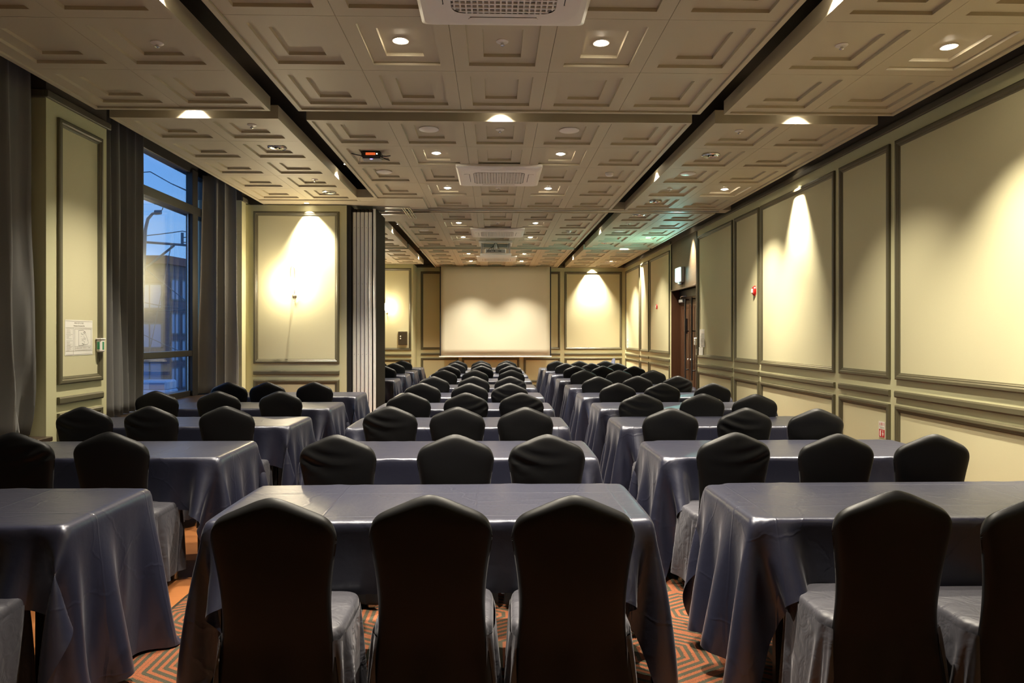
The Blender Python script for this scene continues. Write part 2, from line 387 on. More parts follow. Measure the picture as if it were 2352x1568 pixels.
mb = MB()
mb.box(-3.257, -1.612, 9.47, 10.03, ZC, ZC + .11).box(-1.842, -1.612, 9.19, 9.47, ZC + .002, ZC + .11)
mb.box(-1.612, -.97, 9.24, 10.03, ZC - .001, ZC + .02)
mb.box(-3.257, -1.612, 10.29, 11.11, ZC, ZC + .11).box(-1.612, -.97, 10.29, 11.1, ZC - .001, ZC + .02)
struct('ceiling', mb, M['ceil'])
# soffit with the track of the folding partition
struct('ceiling', MB().box(-3.3, 3.5, 10.03, 10.29, ZC + .012, ZC + .12), M['ceil'])
mb = MB()
for y in (9.87, 10.14, 10.41): mb.box(-1.75, -1.22, y - .022, y - .008, ZC - .012, ZC + .004).box(-1.75, -1.22, y + .008, y + .022, ZC - .012, ZC + .004)
for x in (-1.32, -1.24): mb.box(x - .022, x - .008, 9.85, 10.75, ZC - .013, ZC + .003).box(x + .008, x + .022, 9.85, 10.75, ZC - .013, ZC + .003)
mb.box(-1.22, 3.35, 10.118, 10.13, ZC - .004, ZC + .014).box(-1.22, 3.35, 10.15, 10.162, ZC - .004, ZC + .014)
struct('trim_%d' % trim_n[0], mb, M['alu']); trim_n[0] += 1

# ------------------------------------------------------------------ windows
def window(n, y0, y1, mulls, z0=.685, zh=3.62):
    mb = MB()
    mb.bbox(XG - .10, XG + .03, y0, y1, z0, z0 + .07).bbox(XG - .10, XG + .03, y0, y1, zh - .04, zh + .1)
    mb.bbox(XG - .10, XG + .07, y0, y1, 3.04, 3.15).bbox(XG - .10, XG + .05, y0, y1, 1.20, 1.275)
    mb.bbox(XG - .10, XG + .03, y0, y0 + .05, z0, zh).bbox(XG - .10, XG + .03, y1 - .05, y1, z0, zh)
    for a, b in mulls: mb.bbox(XG - .03, XG + .06, a, b, z0, zh)
    w = struct('window_%d' % n, mb, M['frame'])
    obj('window_glass', MB().box(XG - .012, XG - .002, y0 + .02, y1 - .02, z0 + .03, zh), M['glass'], w)
    g = MB()
    for a, b in mulls: g.box(XG, XG + .012, a - .022, a - .004, z0 + .07, 3.04)
    if mulls: obj('window_gasket', g, M['alu'], w)
window(1, 6.25, 9.56, [(8.95, 9.11)])
struct('wall_left', MB().box(-4.1, -3.97, 1.9, 5.42, .685, 3.7), M['wall'])  # unseen wall in place of a curtained window, added to block sky light
# ------------------------------------------------------------------ curtains
def curtain(x, y0t, y1t, y0b, y1b, folds, seed, label, dx=0., amp=.045):
    r = random.Random(seed); nu, nv = folds * 14, 26; ph = [r.uniform(0, 6.3) for _ in range(6)]
    P = []
    for i in range(nu + 1):
        u = i / nu; row = []
        for j in range(nv + 1):
            v = j / nv                          # 0 = hem, 1 = head
            z = .70 + (3.60 - .70) * v
            k = 1 - v; spread = k ** 1.3
            y = (y0t + (y1t - y0t) * u) * (1 - spread) + (y0b + (y1b - y0b) * u) * spread
            wob = u + .012 * math.sin(7 * u * PI + ph[0]) + .010 * math.sin(3.2 * z + ph[1] + 4 * u) * k
            A = amp * (.75 + .35 * math.sin(5 * u + ph[2])) * (.8 + .5 * k)
            s_ = math.sin(2 * PI * folds * wob + ph[3]); w = math.copysign(abs(s_) ** .7, s_)
            row.append((x + dx * (u - .5) + A * w + .012 * math.sin(2 * PI * folds * 2.3 * u + ph[4]) * (.4 + k), y + .02 * math.cos(2 * PI * folds * wob + ph[3]), z))
        P.append(row)
    o = obj('curtain', MB().grid(P), M['curtain'], sharp=False)
    md = o.modifiers.new('cloth', 'SOLIDIFY'); md.thickness = .004
    tag(o, label, 'curtain', 'velvet curtains along the window wall')
curtain(-3.60, 1.95, 5.33, 1.95, 5.37, 15, 1, 'grey velvet curtain before the near wall pier with the paper plan', amp=.08)
curtain(-3.70, 6.30, 7.22, 6.30, 7.16, 5, 2, 'grey velvet curtain between wall pier and tall window pane', amp=.095)
curtain(-3.70, 9.20, 9.51, 9.10, 9.52, 3, 3, 'grey velvet curtain in the corner past the dark window mullion', dx=.26, amp=.07)

# ------------------------------------------------------------------ door in the right wall
XD = XR + .17
mb = MB().box(XD + .05, XD + .3, D0 - .1, D1 + .1, 0, DZ + .1)
mb.box(XR, XD + .05, D0 - .02, D0, 0, ZW)
struct('wall_door_recess', mb, M['dark'])
struct('wall_over_door', MB().box(XR + .01, XR + .3, D0, D1, DZ + .03, ZW), M['overdoor'])
struct('trim_%d' % trim_n[0], MB().bbox(XR - .012, XD + .05, D0 - .05, D0, 0, ZW - .02).bbox(XR - .006, XD + .05, D1, D1 + .03, DZ, ZW - .02).bbox(XR - .008, XR + .06, D0, D1, DZ, DZ + .03), M['sill']); trim_n[0] += 1
struct('trim_%d' % trim_n[0], MB().box(XR - .004, XD + .06, D1 - .022, D1 - .001, 0, DZ), M['doorwood']); trim_n[0] += 1
YM = (D0 + D1) / 2
for n, (a, b, hy) in enumerate(((YM + .003, D1 - .026, YM + .22), (D0 + .004, YM - .003, YM - .22))):
    mb = MB().bbox(XD, XD + .05, a, b, .01, DZ - .14)
    dr = struct('door_%d' % (n + 1), mb, M['doorwood'])
    fp = MB(); frame(fp, a + .12, b - .12, .15, DZ - .3, lambda u, v, w: (XD - w * .4, u, v)); obj('door_panel', fp, M['doorwood'], dr)
    hd_ = MB().tube([(XD - .065, hy, .62), (XD - .065, hy, 2.18)], .016, 10)
    for z in (.80, 1.55, 2.16): hd_.tube([(XD, hy, z), (XD - .065, hy, z)], .012, 8)
    obj('door_handle', hd_, M['black'], dr)
    sg = -1 if n else 1
    obj('door_knob', MB().lathe([(.004, -.062), (.020, -.058), (.026, -.042), (.020, -.028), (.011, -.022), (.011, -.004), (.027, 0)], (XD, YM + sg * .10, 1.0), 16, 'x'), M['chrome'], dr)
    if n == 0:
        lk = MB().bbox(XD - .03, XD, YM + .30, YM + .37, 1.50, 1.80, .008); k = obj('door_lock', lk, M['blackp'], dr)
        obj('lock_dial', MB().lathe([(.018, -.012), (.022, -.006), (.022, 0)], (XD - .03, YM + .335, 1.73), 14, 'x').lathe([(.012, -.02), (.016, 0)], (XD - .03, YM + .335, 1.56), 12, 'x'), M['chrome'], k)
        cl = obj('door_closer', MB().bbox(XD - .06, XD, D1 - .42, D1 - .14, DZ - .24, DZ - .17, .01), M['grey'], dr)
        obj('closer_arm', MB().tube([(XD - .04, D1 - .2, DZ - .16), (XD - .11, D1 - .5, DZ - .13), (XD - .03, D1 - .62, DZ - .12)], .009, 6), M['chrome'], cl)
struct('trim_%d' % trim_n[0], MB().box(XD - .01, XD + .06, D0, D1, DZ - .14, DZ), M['frame']); trim_n[0] += 1
# lit exit sign
t = thing('exit_sign', 'glowing cyan-white exit sign box mounted above the double door', 'exit sign', (XR, 13.09, 2.49))
obj('housing', MB().bbox(-.06, .01, -.17, .17, 0, .29, .008), M['grey'], t)
obj('light_panel', MB().bbox(-.085, -.058, -.155, .155, .012, .278, .01), M['exitlit'], t)
obj('lamp_foot', MB().lathe([(.03, -.05), (.05, -.04), (.05, 0)], (-.03, 0, 0), 14), M['grey'], t)
al = bpy.data.lights.new('exit_light', 'AREA'); al.energy = 30; al.size = .4; al.size_y = .26; al.shape = 'RECTANGLE'; al.color = (.35, 1, .88)
ao = bpy.data.objects.new('exit_light', al); COL.objects.link(ao); ao.parent = t; ao.location = (-.09, 0, .145); ao.rotation_euler = (0, -PI / 2 - PI, 0)
ao.rotation_euler = Vector((-1, 0, 0)).to_track_quat('-Z', 'Y').to_euler()

# ------------------------------------------------------------------ stacked folding partition
struct('trim_%d' % trim_n[0], MB().box(-2.09, -2.032, 9.715, 10.0, 0, ZC - .012), M['dark']); trim_n[0] += 1
for k in range(6):
    x0 = -2.022 + k * .0565 + (.008 if k == 5 else 0); last = k == 5
    t = thing('partition_panel', ['first', 'second', 'third', 'fourth', 'fifth', 'brown-faced outermost'][k] + ' folded partition panel counted from the lamp-lit wall', 'folding partition panel', (x0, 9.76, 0), 0, 'stacked folding partition panels')
    w = .054 if not last else .045
    obj('panel_leaf', MB().box(.006, w - (.004 if not last else 0), .02, .80, .02, 3.27), M['brownpanel'], t)
    e = MB(); pr = [(.004, 0), (.004, -.012), (.012, -.018), (.018, -.010), (.024, -.022), (.032, -.022), (.038, -.010), (.044, -.018), (w - .004, -.012), (w - .004, 0)]
    e.add([(x, y + .02, .02) for x, y in pr] + [(x, y + .02, 3.22 if not last else 3.27) for x, y in pr], [(i, i + 1, 11 + i, 10 + i) for i in range(9)] + [tuple(range(10, 20))])
    obj('edge_profile', e, M['rib'], t)
    if not last:
        s_ = MB()
        for z in (.35, 1.2, 2.2, 3.0): s_.lathe([(.004, -.006), (.005, 0)], (.028, 0, z), 8, 'y')
        obj('screw', s_, M['grey'], t)
    obj('hanger', MB().lathe([(.010, 3.22), (.010, 3.31)], (w / 2, .4, 0), 10), M['alu'], t)

# ------------------------------------------------------------------ tables and cloths
def drape(Lx, W, ZT, over, seeds, yaws, wall, steps=160, its=9):
    """relax rectangular cloths over a box table; over = [(ex0, ex1, ey0, ey1), ...], one cloth for each"""
    B = len(over); f = np.float32
    def axis(half, e0, e1, ne, nt):
        a = np.linspace(-half - e0, -half - .012, ne); b = np.linspace(-half + .004, half - .004, nt); c = np.linspace(half + .012, half + e1, ne)
        return np.concatenate([a, b, c])
    xs = [axis(Lx / 2, o[0], o[1], 25, 50) for o in over]; ys = [axis(W / 2, o[2], o[3], 12, 20) for o in over]
    nx, ny = len(xs[0]), len(ys[0])
    X = np.zeros((nx, ny, B, 3), f); X0 = np.zeros((nx, ny, B, 3), f); nz = np.zeros((nx, ny, B, 3), f)
    bez = np.linspace(0, 1, 200); kx, ky = .40, 1.45
    qx = 3 * (1 - bez) * bez ** 2 * kx - .20 * np.sin(np.pi * bez) ** 2 * bez; qy = 3 * (1 - bez) ** 2 * bez * ky + .25 * 3 * (1 - bez) * bez ** 2          # teardrop loop of the hanging corner
    dd = np.stack([qx, qy, -np.ones(200)], 1); dd /= np.linalg.norm(dd, axis=1)[:, None]
    arc = np.concatenate([[0], np.cumsum(np.linalg.norm(np.diff(dd, axis=0), axis=1))]); arc /= arc[-1]
    for n in range(B):
        c, s = np.cos(yaws[n]), np.sin(yaws[n]); x, y = xs[n], ys[n]
        fx = x[:, None] * c - y[None] * s; fy = x[:, None] * s + y[None] * c
        X0[:, :, n, 0] = fx; X0[:, :, n, 1] = fy
        u = np.maximum(np.abs(fx) - Lx / 2, 0); t = np.maximum(np.abs(fy) - W / 2, 0); r = np.hypot(u, t)
        ph = np.arctan2(t, u) / (np.pi / 2)
        d = np.stack([np.interp(ph, arc, dd[:, k]) for k in range(3)], -1)
        cx = np.clip(fx, -Lx / 2 - .008, Lx / 2 + .008); cy = np.clip(fy, -W / 2 - .008, W / 2 + .008)
        X[:, :, n, 0] = cx + np.sign(fx) * r * d[..., 0]; X[:, :, n, 1] = cy + np.sign(fy) * r * d[..., 1]
        X[:, :, n, 2] = ZT + .009 + r * d[..., 2]
        rng = np.random.RandomState(seeds[n])
        for k in range(6):
            a, b = rng.uniform(1, 5, 2); p = rng.uniform(0, 6.28)
            nz[:, :, n] += (rng.uniform(-1, 1, 3) * np.sin(x[:, None] * a + y[None] * b * rng.choice([-1, 1]) + p)[..., None]).astype(f)
    pairs = []
    for di, dj, k in ((1, 0, 1.), (0, 1, 1.), (1, 1, .3), (1, -1, .3), (3, 0, .03), (0, 3, .03), (3, 3, .02), (3, -3, .02)):
        q = 6 if max(di, abs(dj)) == 3 else 2
        for r in range(q):
            if di: A = (slice(r, nx - di, q), slice(max(0, -dj), ny - max(0, dj)))
            else: A = (slice(0, nx), slice(r, ny - dj, q))
            Bq = (slice(A[0].start + di, A[0].stop + di, A[0].step), slice(A[1].start + dj, A[1].stop + dj, A[1].step))
            pairs.append((A, Bq, np.linalg.norm(X0[Bq] - X0[A], axis=-1), k * .5))
    Fp = X; V = np.zeros_like(Fp); dt = f(1 / 60.)
    wallx = np.array([-Lx / 2 - .03 if w_ else -9. for w_ in wall], f)[None, None]
    HX, HY, zt = Lx / 2 + .006, W / 2 + .006, ZT + .008
    pin = (np.abs(X0[..., 0]) < Lx / 2 + .001) & (np.abs(X0[..., 1]) < W / 2 + .001)
    PX = X0.copy(); PX[..., 2] = ZT + .008; pinv = PX[pin]
    for t in range(steps):
        V *= .985 if t < steps * .72 else .92
        V[..., 2] -= 9.8 * dt
        if t < 60: V[..., :2] += nz[..., :2] * (.02 * dt * 9.8)
        Q = Fp + V * dt
        for it in range(its):
            for a, b, rest, k in pairs:
                qa = Q[a]; qb = Q[b]; d = qb - qa; l = np.sqrt(np.einsum('...i,...i', d, d)) + 1e-9
                d *= (k * (l - rest) / l)[..., None]; qa += d; qb -= d
            Q[pin] = pinv
            ax = np.abs(Q[..., 0]); ay = np.abs(Q[..., 1]); z = Q[..., 2]
            ins = (ax < HX) & (ay < HY) & (z < zt) & (z > 0)
            pz = zt - z; px = HX - ax; py = HY - ay
            top = ins & (pz <= px + .02) & (pz <= py + .02) & (pz < .08)
            sx = ins & ~top & (px <= py); sy = ins & ~top & ~sx
            z[top] = zt
            Q[..., 0][sx] = np.sign(Q[..., 0][sx]) * HX; Q[..., 1][sy] = np.sign(Q[..., 1][sy]) * HY
            np.maximum(z, .008, out=z)
            Q[pin] = pinv
            np.maximum(Q[..., 0], wallx, out=Q[..., 0])
        on = (Q[..., 2] <= zt + .002) & (np.abs(Q[..., 0]) < Lx / 2) & (np.abs(Q[..., 1]) < W / 2)
        k = np.where(on, .1, np.where(Q[..., 2] < .012, .95, 1.)).astype(f)[..., None]
        Q[..., :2] = Fp[..., :2] + (Q[..., :2] - Fp[..., :2]) * k
        V = (Q - Fp) / dt
        sp_ = np.sqrt(np.einsum('...i,...i', V, V))[..., None]
        V *= np.minimum(1, 2.5 / (sp_ + 1e-6)); Fp = Q
    return [Fp[:, :, n] for n in range(B)]
TL, TW, TZ = 1.79, .67, .734
CL = drape(TL, TW, TZ, [(.55, .57, .28, .27), (.57, .54, .27, .28), (.54, .57, .28, .26), (.42, .61, .28, .28), (.42, .56, .29, .26)], [1, 2, 5, 8, 9], [0, .006, -.008, 0, 0], [0, 0, 0, 1, 1])
cloth_me = []
for G in CL:
    P = [[tuple(map(float, p)) for p in row] for row in G]
    cloth_me.append(MB().grid(P).mesh('tablecloth', M['satin']))
def table_proto():
    t = thing('banquet_table', 'x', 'table')
    obj('tabletop', MB().prism(rrect(TL / 2 - .018, TW / 2 - .018, .03), TZ - .036, TZ - .008), M['table'], t)
    obj('apron', MB().box(-TL / 2 + .12, TL / 2 - .12, -TW / 2 + .06, -TW / 2 + .08, TZ - .09, TZ - .04).box(-TL / 2 + .12, TL / 2 - .12, TW / 2 - .08, TW / 2 - .06, TZ - .09, TZ - .03), M['black'], t)
    for sx in (-1, 1):
        for sy in (-1, 1):
            x, y = sx * (TL / 2 - .14), sy * (TW / 2 - .08)
            obj('leg', MB().box(x - .016, x + .016, y - .016, y + .016, .012, TZ - .03).lathe([(.02, 0), (.02, .014)], (x, y, 0), 10), M['black'], t)
        x = sx * (TL / 2 - .14)
        obj('cross_bar', MB().box(x - .012, x + .012, -TW / 2 + .1, TW / 2 - .1, .12, .145), M['black'], t)
    return t
# (column, row number, left x, far-edge y)
LC = [(-3.44, y) for y in (3.335, 4.80, 6.21, 7.55, 8.85)] + [None] + [(-3.40, y) for y in (11.70, 13.08, 14.33, 15.62)]
CC = [(-1.155, 3.38)] + [(x - 1.80, y) for x, y in ((.632, 4.75), (.608, 6.11), (.598, 7.42), (.592, 8.72), (.592, 10.13), (.602, 11.54), (.610, 12.98), (.606, 14.33), (.59, 15.42))]
RC = [(1.020, 3.375), (1.0, 4.745), (1.008, 6.125), (1.04, 7.43), (1.028, 8.68), (1.03, 10.13), (1.03, 11.55), (1.026, 13.08), (1.011, 14.38), (.99, 15.42)]
CN = {'L': 'window-side', 'C': 'middle', 'R': 'door-side'}
tproto = None; nt_ = 0
for key, rows in (('L', LC), ('C', CC), ('R', RC)):
    for i, rw in enumerate(rows):
        if rw is None: continue
        x, y = rw[0] + .9, rw[1] - .34
        if i == 5: rowname = 'sixth'
        rowname = ORD[i]
        where = '%s table of the %s column' % (rowname, CN[key]) if i not in (0, 9) else '%s table of the %s column' % ({0: 'nearest', 9: 'farthest'}[i], CN[key])
        lab = 'narrow rectangular table hidden under dark cloth, ' + where
        if tproto is None:
            tproto = t = table_proto(); t.location = (x, y, 0); t['label'] = lab; t['group'] = 'tables in the %s column' % CN[key]
        else: t = dup(tproto, (x, y, 0), lab, 'tables in the %s column' % CN[key])
        c = obj('tablecloth', cloth_me[3 + i % 2 if key == 'L' else (nt_ * 2 + i) % 3], None, loc=(x, y, 0), sub=1)
        c.rotation_euler = (0, 0, PI if (nt_ % 2 and key == 'C') or (key == 'R' and i % 3 == 1) else 0)
        tag(c, 'dark navy satin cloth draped over the ' + where, 'tablecloth', 'satin cloths in the %s column' % CN[key])
        nt_ += 1

# ------------------------------------------------------------------ chairs
def lerp_tab(tab, x):
    if x <= tab[0][0]: return tab[0][1]
    for (a, p), (b, q) in zip(tab, tab[1:]):
        if x <= b:
            s = (x - a) / (b - a); s = s * s * (3 - 2 * s) if False else s
            return p + (q - p) * s
    return tab[-1][1]
WT = [(.03, .232), (.15, .222), (.3, .207), (.42, .190), (.48, .182), (.56, .180), (.64, .184), (.72, .194), (.80, .207), (.86, .212), (.95, .212)]
GT = [(0, 1), (.08, .985), (.25, .91), (.5, .755), (.7, .63), (.8, .555), (.88, .46), (.94, .33), (.98, .17), (1, .06)]
YT = [(.03, .030), (.3, .052), (.45, .060), (.6, .042), (.8, .016), (.95, 0)]
TT = [(.03, .006), (.40, .010), (.50, .022), (.6, .030), (.95, .030)]
def smooth_tab(tab, x, w=.03):
    return (lerp_tab(tab, x - w) + 2 * lerp_tab(tab, x) + lerp_tab(tab, x + w)) / 4
def wrinkle(kind, x, z):
    """raised folds of the stretched cover on the rear face"""
    d = 0.
    if kind == 0: return .0016 * math.sin(30 * z + 9 * x) * max(0, (z - .5) / .4)
    sgn = 1 if kind == 1 else -1
    xx = x * sgn
    x_ = xx + .21
    win = max(0, 1 - ((z - .80) / .125) ** 2)
    d += .0062 * win * math.exp(-((x_ - .06) / .17) ** 2) * math.sin(88 * (z + .42 * x_ - .62 * x_ * x_) + 2.0 * math.sin(9 * x_))
    d += .004 * max(0, 1 - ((z - .68) / .07) ** 2) * math.exp(-((x_ - .1) / .12) ** 2) * math.sin(70 * (z + .25 * x_))
    return d
def back_mesh(kind):
    NU, zs = 30, [.03 + i * .028 for i in range(28)]           # up to .786
    zs = [z for z in zs if z < .79]; NS = 12; P = []
    front, rear = [], []
    for iu in range(NU + 1):
        u = -1 + 2 * iu / NU; u = math.sin(u * PI / 2) * .35 + u * .65
        zt_ = .80 + .149 * smooth_tab(GT, abs(u), .02) if abs(u) < .999 else .80 + .149 * .05
        fr_, re_ = [], []
        zz = [(z, 0.) for z in zs] + [(.79 + (zt_ - .79) * (k / NS), k / NS) for k in range(NS + 1)]
        for z, s in zz:
            x = u * smooth_tab(WT, z)
            t_ = smooth_tab(TT, z, .04) * math.sqrt(max(0, 1 - abs(u) ** 7)) * (math.sqrt(max(0, 1 - s ** 5)) if s else 1)
            yc = smooth_tab(YT, z, .04) + .012 * (u * u)
            low = max(0, min(1, (.45 - z) / .3))
            fold = .012 * low * math.sin(abs(u) * 8.5 + .6) + .010 * low * math.cos(u * 4 + 1)
            w = wrinkle(kind, x, z) * math.sqrt(max(0, 1 - abs(u) ** 6)) * (1 - s ** 4)
            fr_.append((x, yc + t_, z)); re_.append((x, yc - t_ - fold - w, z))
        front.append(fr_); rear.append(re_)
    mb = MB()
    nv = len(front[0]); nu = NU + 1
    vs = [p for r in rear for p in r] + [p for r in front for p in r]; o = nu * nv; fs = []
    for i in range(nu - 1):
        for j in range(nv - 1):
            fs.append((i * nv + j, (i + 1) * nv + j, (i + 1) * nv + j + 1, i * nv + j + 1))
            fs.append((o + i * nv + j, o + i * nv + j + 1, o + (i + 1) * nv + j + 1, o + (i + 1) * nv + j))
        a, b = i * nv + nv - 1, (i + 1) * nv + nv - 1; fs.append((a, b, o + b, o + a))
        a, b = i * nv, (i + 1) * nv; fs.append((b, a, o + a, o + b))
    for j in range(nv - 1):
        fs.append((j + 1, j, o + j, o + j + 1)); a = (nu - 1) * nv + j; fs.append((a, a + 1, o + a + 1, o + a))
    mb.add(vs, fs, True); return mb
def seat_mesh():
    mb = MB(); n = 48; rings = [(.60, .487), (.90, .485), (.97, .478), (1.0, .462), (1.0, .438)]
    vs = [(0, .255, .489)]; fs = []
    for sc_, z in rings:
        for k in range(n):
            a = 2 * PI * k / n; c, s = math.cos(a), math.sin(a); e = .28
            x = .208 * sc_ * math.copysign(abs(c) ** e, c); y = .255 + .195 * sc_ * math.copysign(abs(s) ** e, s)
            if y < .12: x *= .95
            vs.append((x, y, z))
    fs += [(0, 1 + k, 1 + (k + 1) % n) for k in range(n)]
    for i in range(len(rings) - 1):
        for k in range(n): fs.append((1 + i * n + k, 1 + (i + 1) * n + k, 1 + (i + 1) * n + (k + 1) % n, 1 + i * n + (k + 1) % n))
    mb.add(vs, fs, True); return mb
def skirt_mesh(seed):
    r = random.Random(seed); ph = [r.uniform(0, 6.3) for _ in range(6)]
    n = 108; P = []
    for k in range(n + 1):
        a = -PI * .79 + (PI * 1.58) * k / n + PI / 2          # open at the rear, behind the back panel
        c, s = math.cos(a), math.sin(a); row = []
        for j in range(15):
            v = j / 14; z = .452 - (.452 - .075) * v
            e = .30 + .25 * v
            bx, by = math.copysign(abs(c) ** e, c), math.copysign(abs(s) ** e, s)
            g = v ** .8
            am = (.003 + .020 * g) * (.6 + .4 * math.sin(3 * a + ph[2]))
            fo = am * math.sin(11 * a + ph[0] + 2.2 * v) + .010 * g * math.sin(23 * a + ph[1] + 3 * v)
            corner = (abs(c * s) * 2) ** 3 * .025 * g
            R = 1 + .085 * g; q = fo + corner
            x = .212 * R * bx + q * c; y = .250 + .200 * R * by + q * s
            y = max(y, .048)
            row.append((x, y, z + .006 * math.sin(5 * a + ph[3]) * v))
        P.append(row)
    return MB().grid(P)
chair_p = []
for kind in range(3):
    t = thing('banquet_chair', 'x', 'chair')
    obj('backrest', back_mesh(kind), M['cover'], t, sub=1, sharp=False)
    obj('seat', seat_mesh(), M['seatcover'], t, sub=1, sharp=False)
    sk = obj('skirt', skirt_mesh(kind + 3), M['seatcover'], t, sub=1, sharp=False)
    for sx in (-1, 1):
        for y in (.09, .41):
            obj('leg', MB().lathe([(.021, 0), (.023, .008), (.015, .025), (.019, .05), (.014, .08), (.013, .2), (.015, .44)], (sx * .165, y, 0), 12), M['gold'], t)
    chair_p.append([t, False])
def chair(kind, x, y, label, group, rz=0):
    p = chair_p[kind]
    if not p[1]:
        p[1] = True; t = p[0]; t.location = (x, y, 0); t.rotation_euler = (0, 0, rz); t['label'] = label; t['group'] = group
    else: dup(p[0], (x, y, 0), label, group, rz)
CH = {
 'C': [[(-.725, 2.232, 0), (-.213, 2.262, 0), (.262, 2.245, 0)], [(-.837, 3.64, 1), (-.209, 3.633, 0), (.28, 3.625, 1)], [(-.782, 5.10, 1), (-.276, 5.03, 0), (.226, 5.0, 0)],
       [(-.791, 6.27, 0), (-.262, 6.26, 2), (.246, 6.26, 2)], [(-.80, 7.56, 0), (-.275, 7.51, 0), (.167, 7.49, 1)], [(-.783, 8.77, 0), (-.269, 8.78, 0), (.201, 8.75, 2)],
       [(-.772, 10.36, 0), (-.296, 10.33, 0), (.255, 10.36, 0)], [(-.788, 11.76, 0), (-.224, 11.75, 0), (.278, 11.78, 0)], [(-.752, 12.95, 0), (-.249, 13.03, 0), (.221, 13.07, 0)], [(-.766, 14.13, 0), (-.278, 14.1, 0), (.258, 14.12, 0)]],
 'R': [[(1.364, 2.285, 0), (1.835, 2.22, 0)], [(1.307, 3.675, 2), (1.84, 3.61, 0), (2.344, 3.58, 0)], [(1.281, 4.92, 0), (1.828, 4.92, 1), (2.319, 4.85, 0)],
       [(1.329, 6.13, 1), (1.882, 6.12, 0), (2.335, 6.05, 0)], [(1.363, 7.50, 0), (1.854, 7.49, 1), (2.40, 7.44, 0)], [(1.322, 8.70, 0), (1.852, 8.80, 0), (2.375, 8.80, 2)],
       [(1.35, 10.27, 0), (1.886, 10.26, 0), (2.382, 10.22, 0)], [(1.384, 11.68, 0), (1.852, 11.64, 0), (2.377, 11.58, 0)], [(1.345, 12.83, 0), (1.833, 12.83, 1), (2.313, 12.82, 0)], [(1.272, 13.94, 0), (1.736, 13.9, 0), (2.274, 13.95, 0)]],
 'L': [[(-3.2, 2.25, 0), (-2.62, 2.25, 0), (-1.985, 2.25, 0)], [(-2.613, 3.77, 2), (-2.101, 3.775, 0)], [(-3.03, 5.10, 1), (-2.564, 5.14, 1), (-2.0, 5.13, 0)], [(-3.21, 6.55, 0), (-2.611, 6.51, 0), (-2.025, 6.49, 0)], [(-2.98, 7.72, 0), (-2.551, 7.72, 0), (-2.026, 7.72, 0)],  # nearest row's left and middle chairs: unseen, added to block light
       [], [], [(-1.887, 11.72, 0)], [(-1.896, 12.93, 0)], [(-2.45, 14.29, 0), (-1.93, 14.31, 0)]],
}
KN = ['smooth', 'rumpled', 'creased']
for key, rows in CH.items():
    for i, row in enumerate(rows):
        for k, (x, y, kd) in enumerate(row):
            pos = {3: ['left of three', 'middle of three', 'right of three'], 2: ['left of two', 'right of two'], 1: ['only chair']}[len(row)][k]
            chair(kd, x, y, 'black covered chair with %s back, %s at the %s %s table' % (KN[kd], pos, ORD[i], CN[key]),
                  'black covered chairs in the %s column' % CN[key], rnd.uniform(-.02, .02) + (.03 if kd else 0) * rnd.choice([-1, 1]))

# ------------------------------------------------------------------ ceiling fixtures
ZR = ZC + .056                                 # face of the inner recess
def copies(make, items, name):
    first = None
    for loc, lab in items:
        if first is None: first = make(loc, lab)
        else: dup(first, loc, lab)
# recessed downlights
DLE = 165
def mk_down(loc, lab):
    t = thing('downlight', lab, 'ceiling light', loc, 0, 'lit recessed downlights in the coffers')
    obj('trim_ring', MB().lathe([(.040, 0), (.040, -.006), (.052, -.007), (.056, -.002), (.056, 0)], n=28), M['white'], t)
    obj('lens', MB().lathe([(.001, -.015), (.025, -.013), (.038, -.007), (.038, 0)], n=24), M['lens'], t)
    spot('light', t, (0, 0, -.02), (0, 0, 0), DLE, 94, 1., .035)
    return t
sideN = {-.605: 'left of the middle', .691: 'right of the middle'}
its = []
for i, y in enumerate((4.41, 7.12, 8.80, 11.53, 13.2, 15.88, 17.45)):
    for x in (-.605, .691): its.append(((x, y, ZR), 'small lit downlight %s in the central ceiling, %s pair from the front' % (sideN[x], ORD[i])))
for i, y in enumerate((4.41, 8.79, 13.2, 17.4)): its.append(((2.985, y, ZR), 'small lit downlight near the right wall, %s of that line' % ORD[i]))
its.append(((-.605, 2.75, ZR), 'small downlight above the nearest chairs, out of view, left one')); its.append(((.691, 2.75, ZR), 'small downlight above the nearest chairs, out of view, right one'))
copies(mk_down, its, 'downlight')
# sprinklers
def mk_spr(loc, lab):
    t = thing('sprinkler', lab, 'sprinkler', loc, 0, 'ceiling sprinklers')
    obj('escutcheon', MB().lathe([(.001, 0), (.040, 0), (.040, -.004), (.030, -.010), (.012, -.012)], n=24), M['white'], t)
    obj('head', MB().lathe([(.010, -.010), (.010, -.022), (.016, -.024), (.016, -.028), (.004, -.034)], n=14), M['chrome'], t)
    return t
copies(mk_spr, [((x, y, ZR), 'white sprinkler head, ' + s) for x, y, s in ((.05, 4.41, 'between the nearest pair of downlights'), (-2.19, 4.49, 'in the near left ceiling tray'), (2.27, 4.41, 'beside the right wall downlight, near tray'),
    (-2.19, 6.22, 'just past the light gap, left tray'), (.05, 6.3, 'between the two round speakers'), (2.27, 6.28, 'just past the light gap, right tray'), (-2.19, 8.38, 'between the two round air diffusers on the left'),
    (.05, 8.8, 'behind the second air conditioner'), (2.27, 8.8, 'between speaker and diffuser in the right tray'), (.05, 11.53, 'just before the third air conditioner'), (2.27, 11.53, 'in the teal-lit right tray'))], 'sprinkler')
def mk_speaker(loc, lab):
    t = thing('ceiling_speaker', lab, 'speaker', loc, 0, 'round ceiling speakers')
    obj('rim', MB().lathe([(.080, 0), (.092, -.002), (.092, -.008), (.080, -.012)], n=32), M['white'], t)
    obj('grille', MB().lathe([(.001, -.016), (.05, -.013), (.080, -.008), (.080, -.002)], n=32), M['white'], t)
    return t
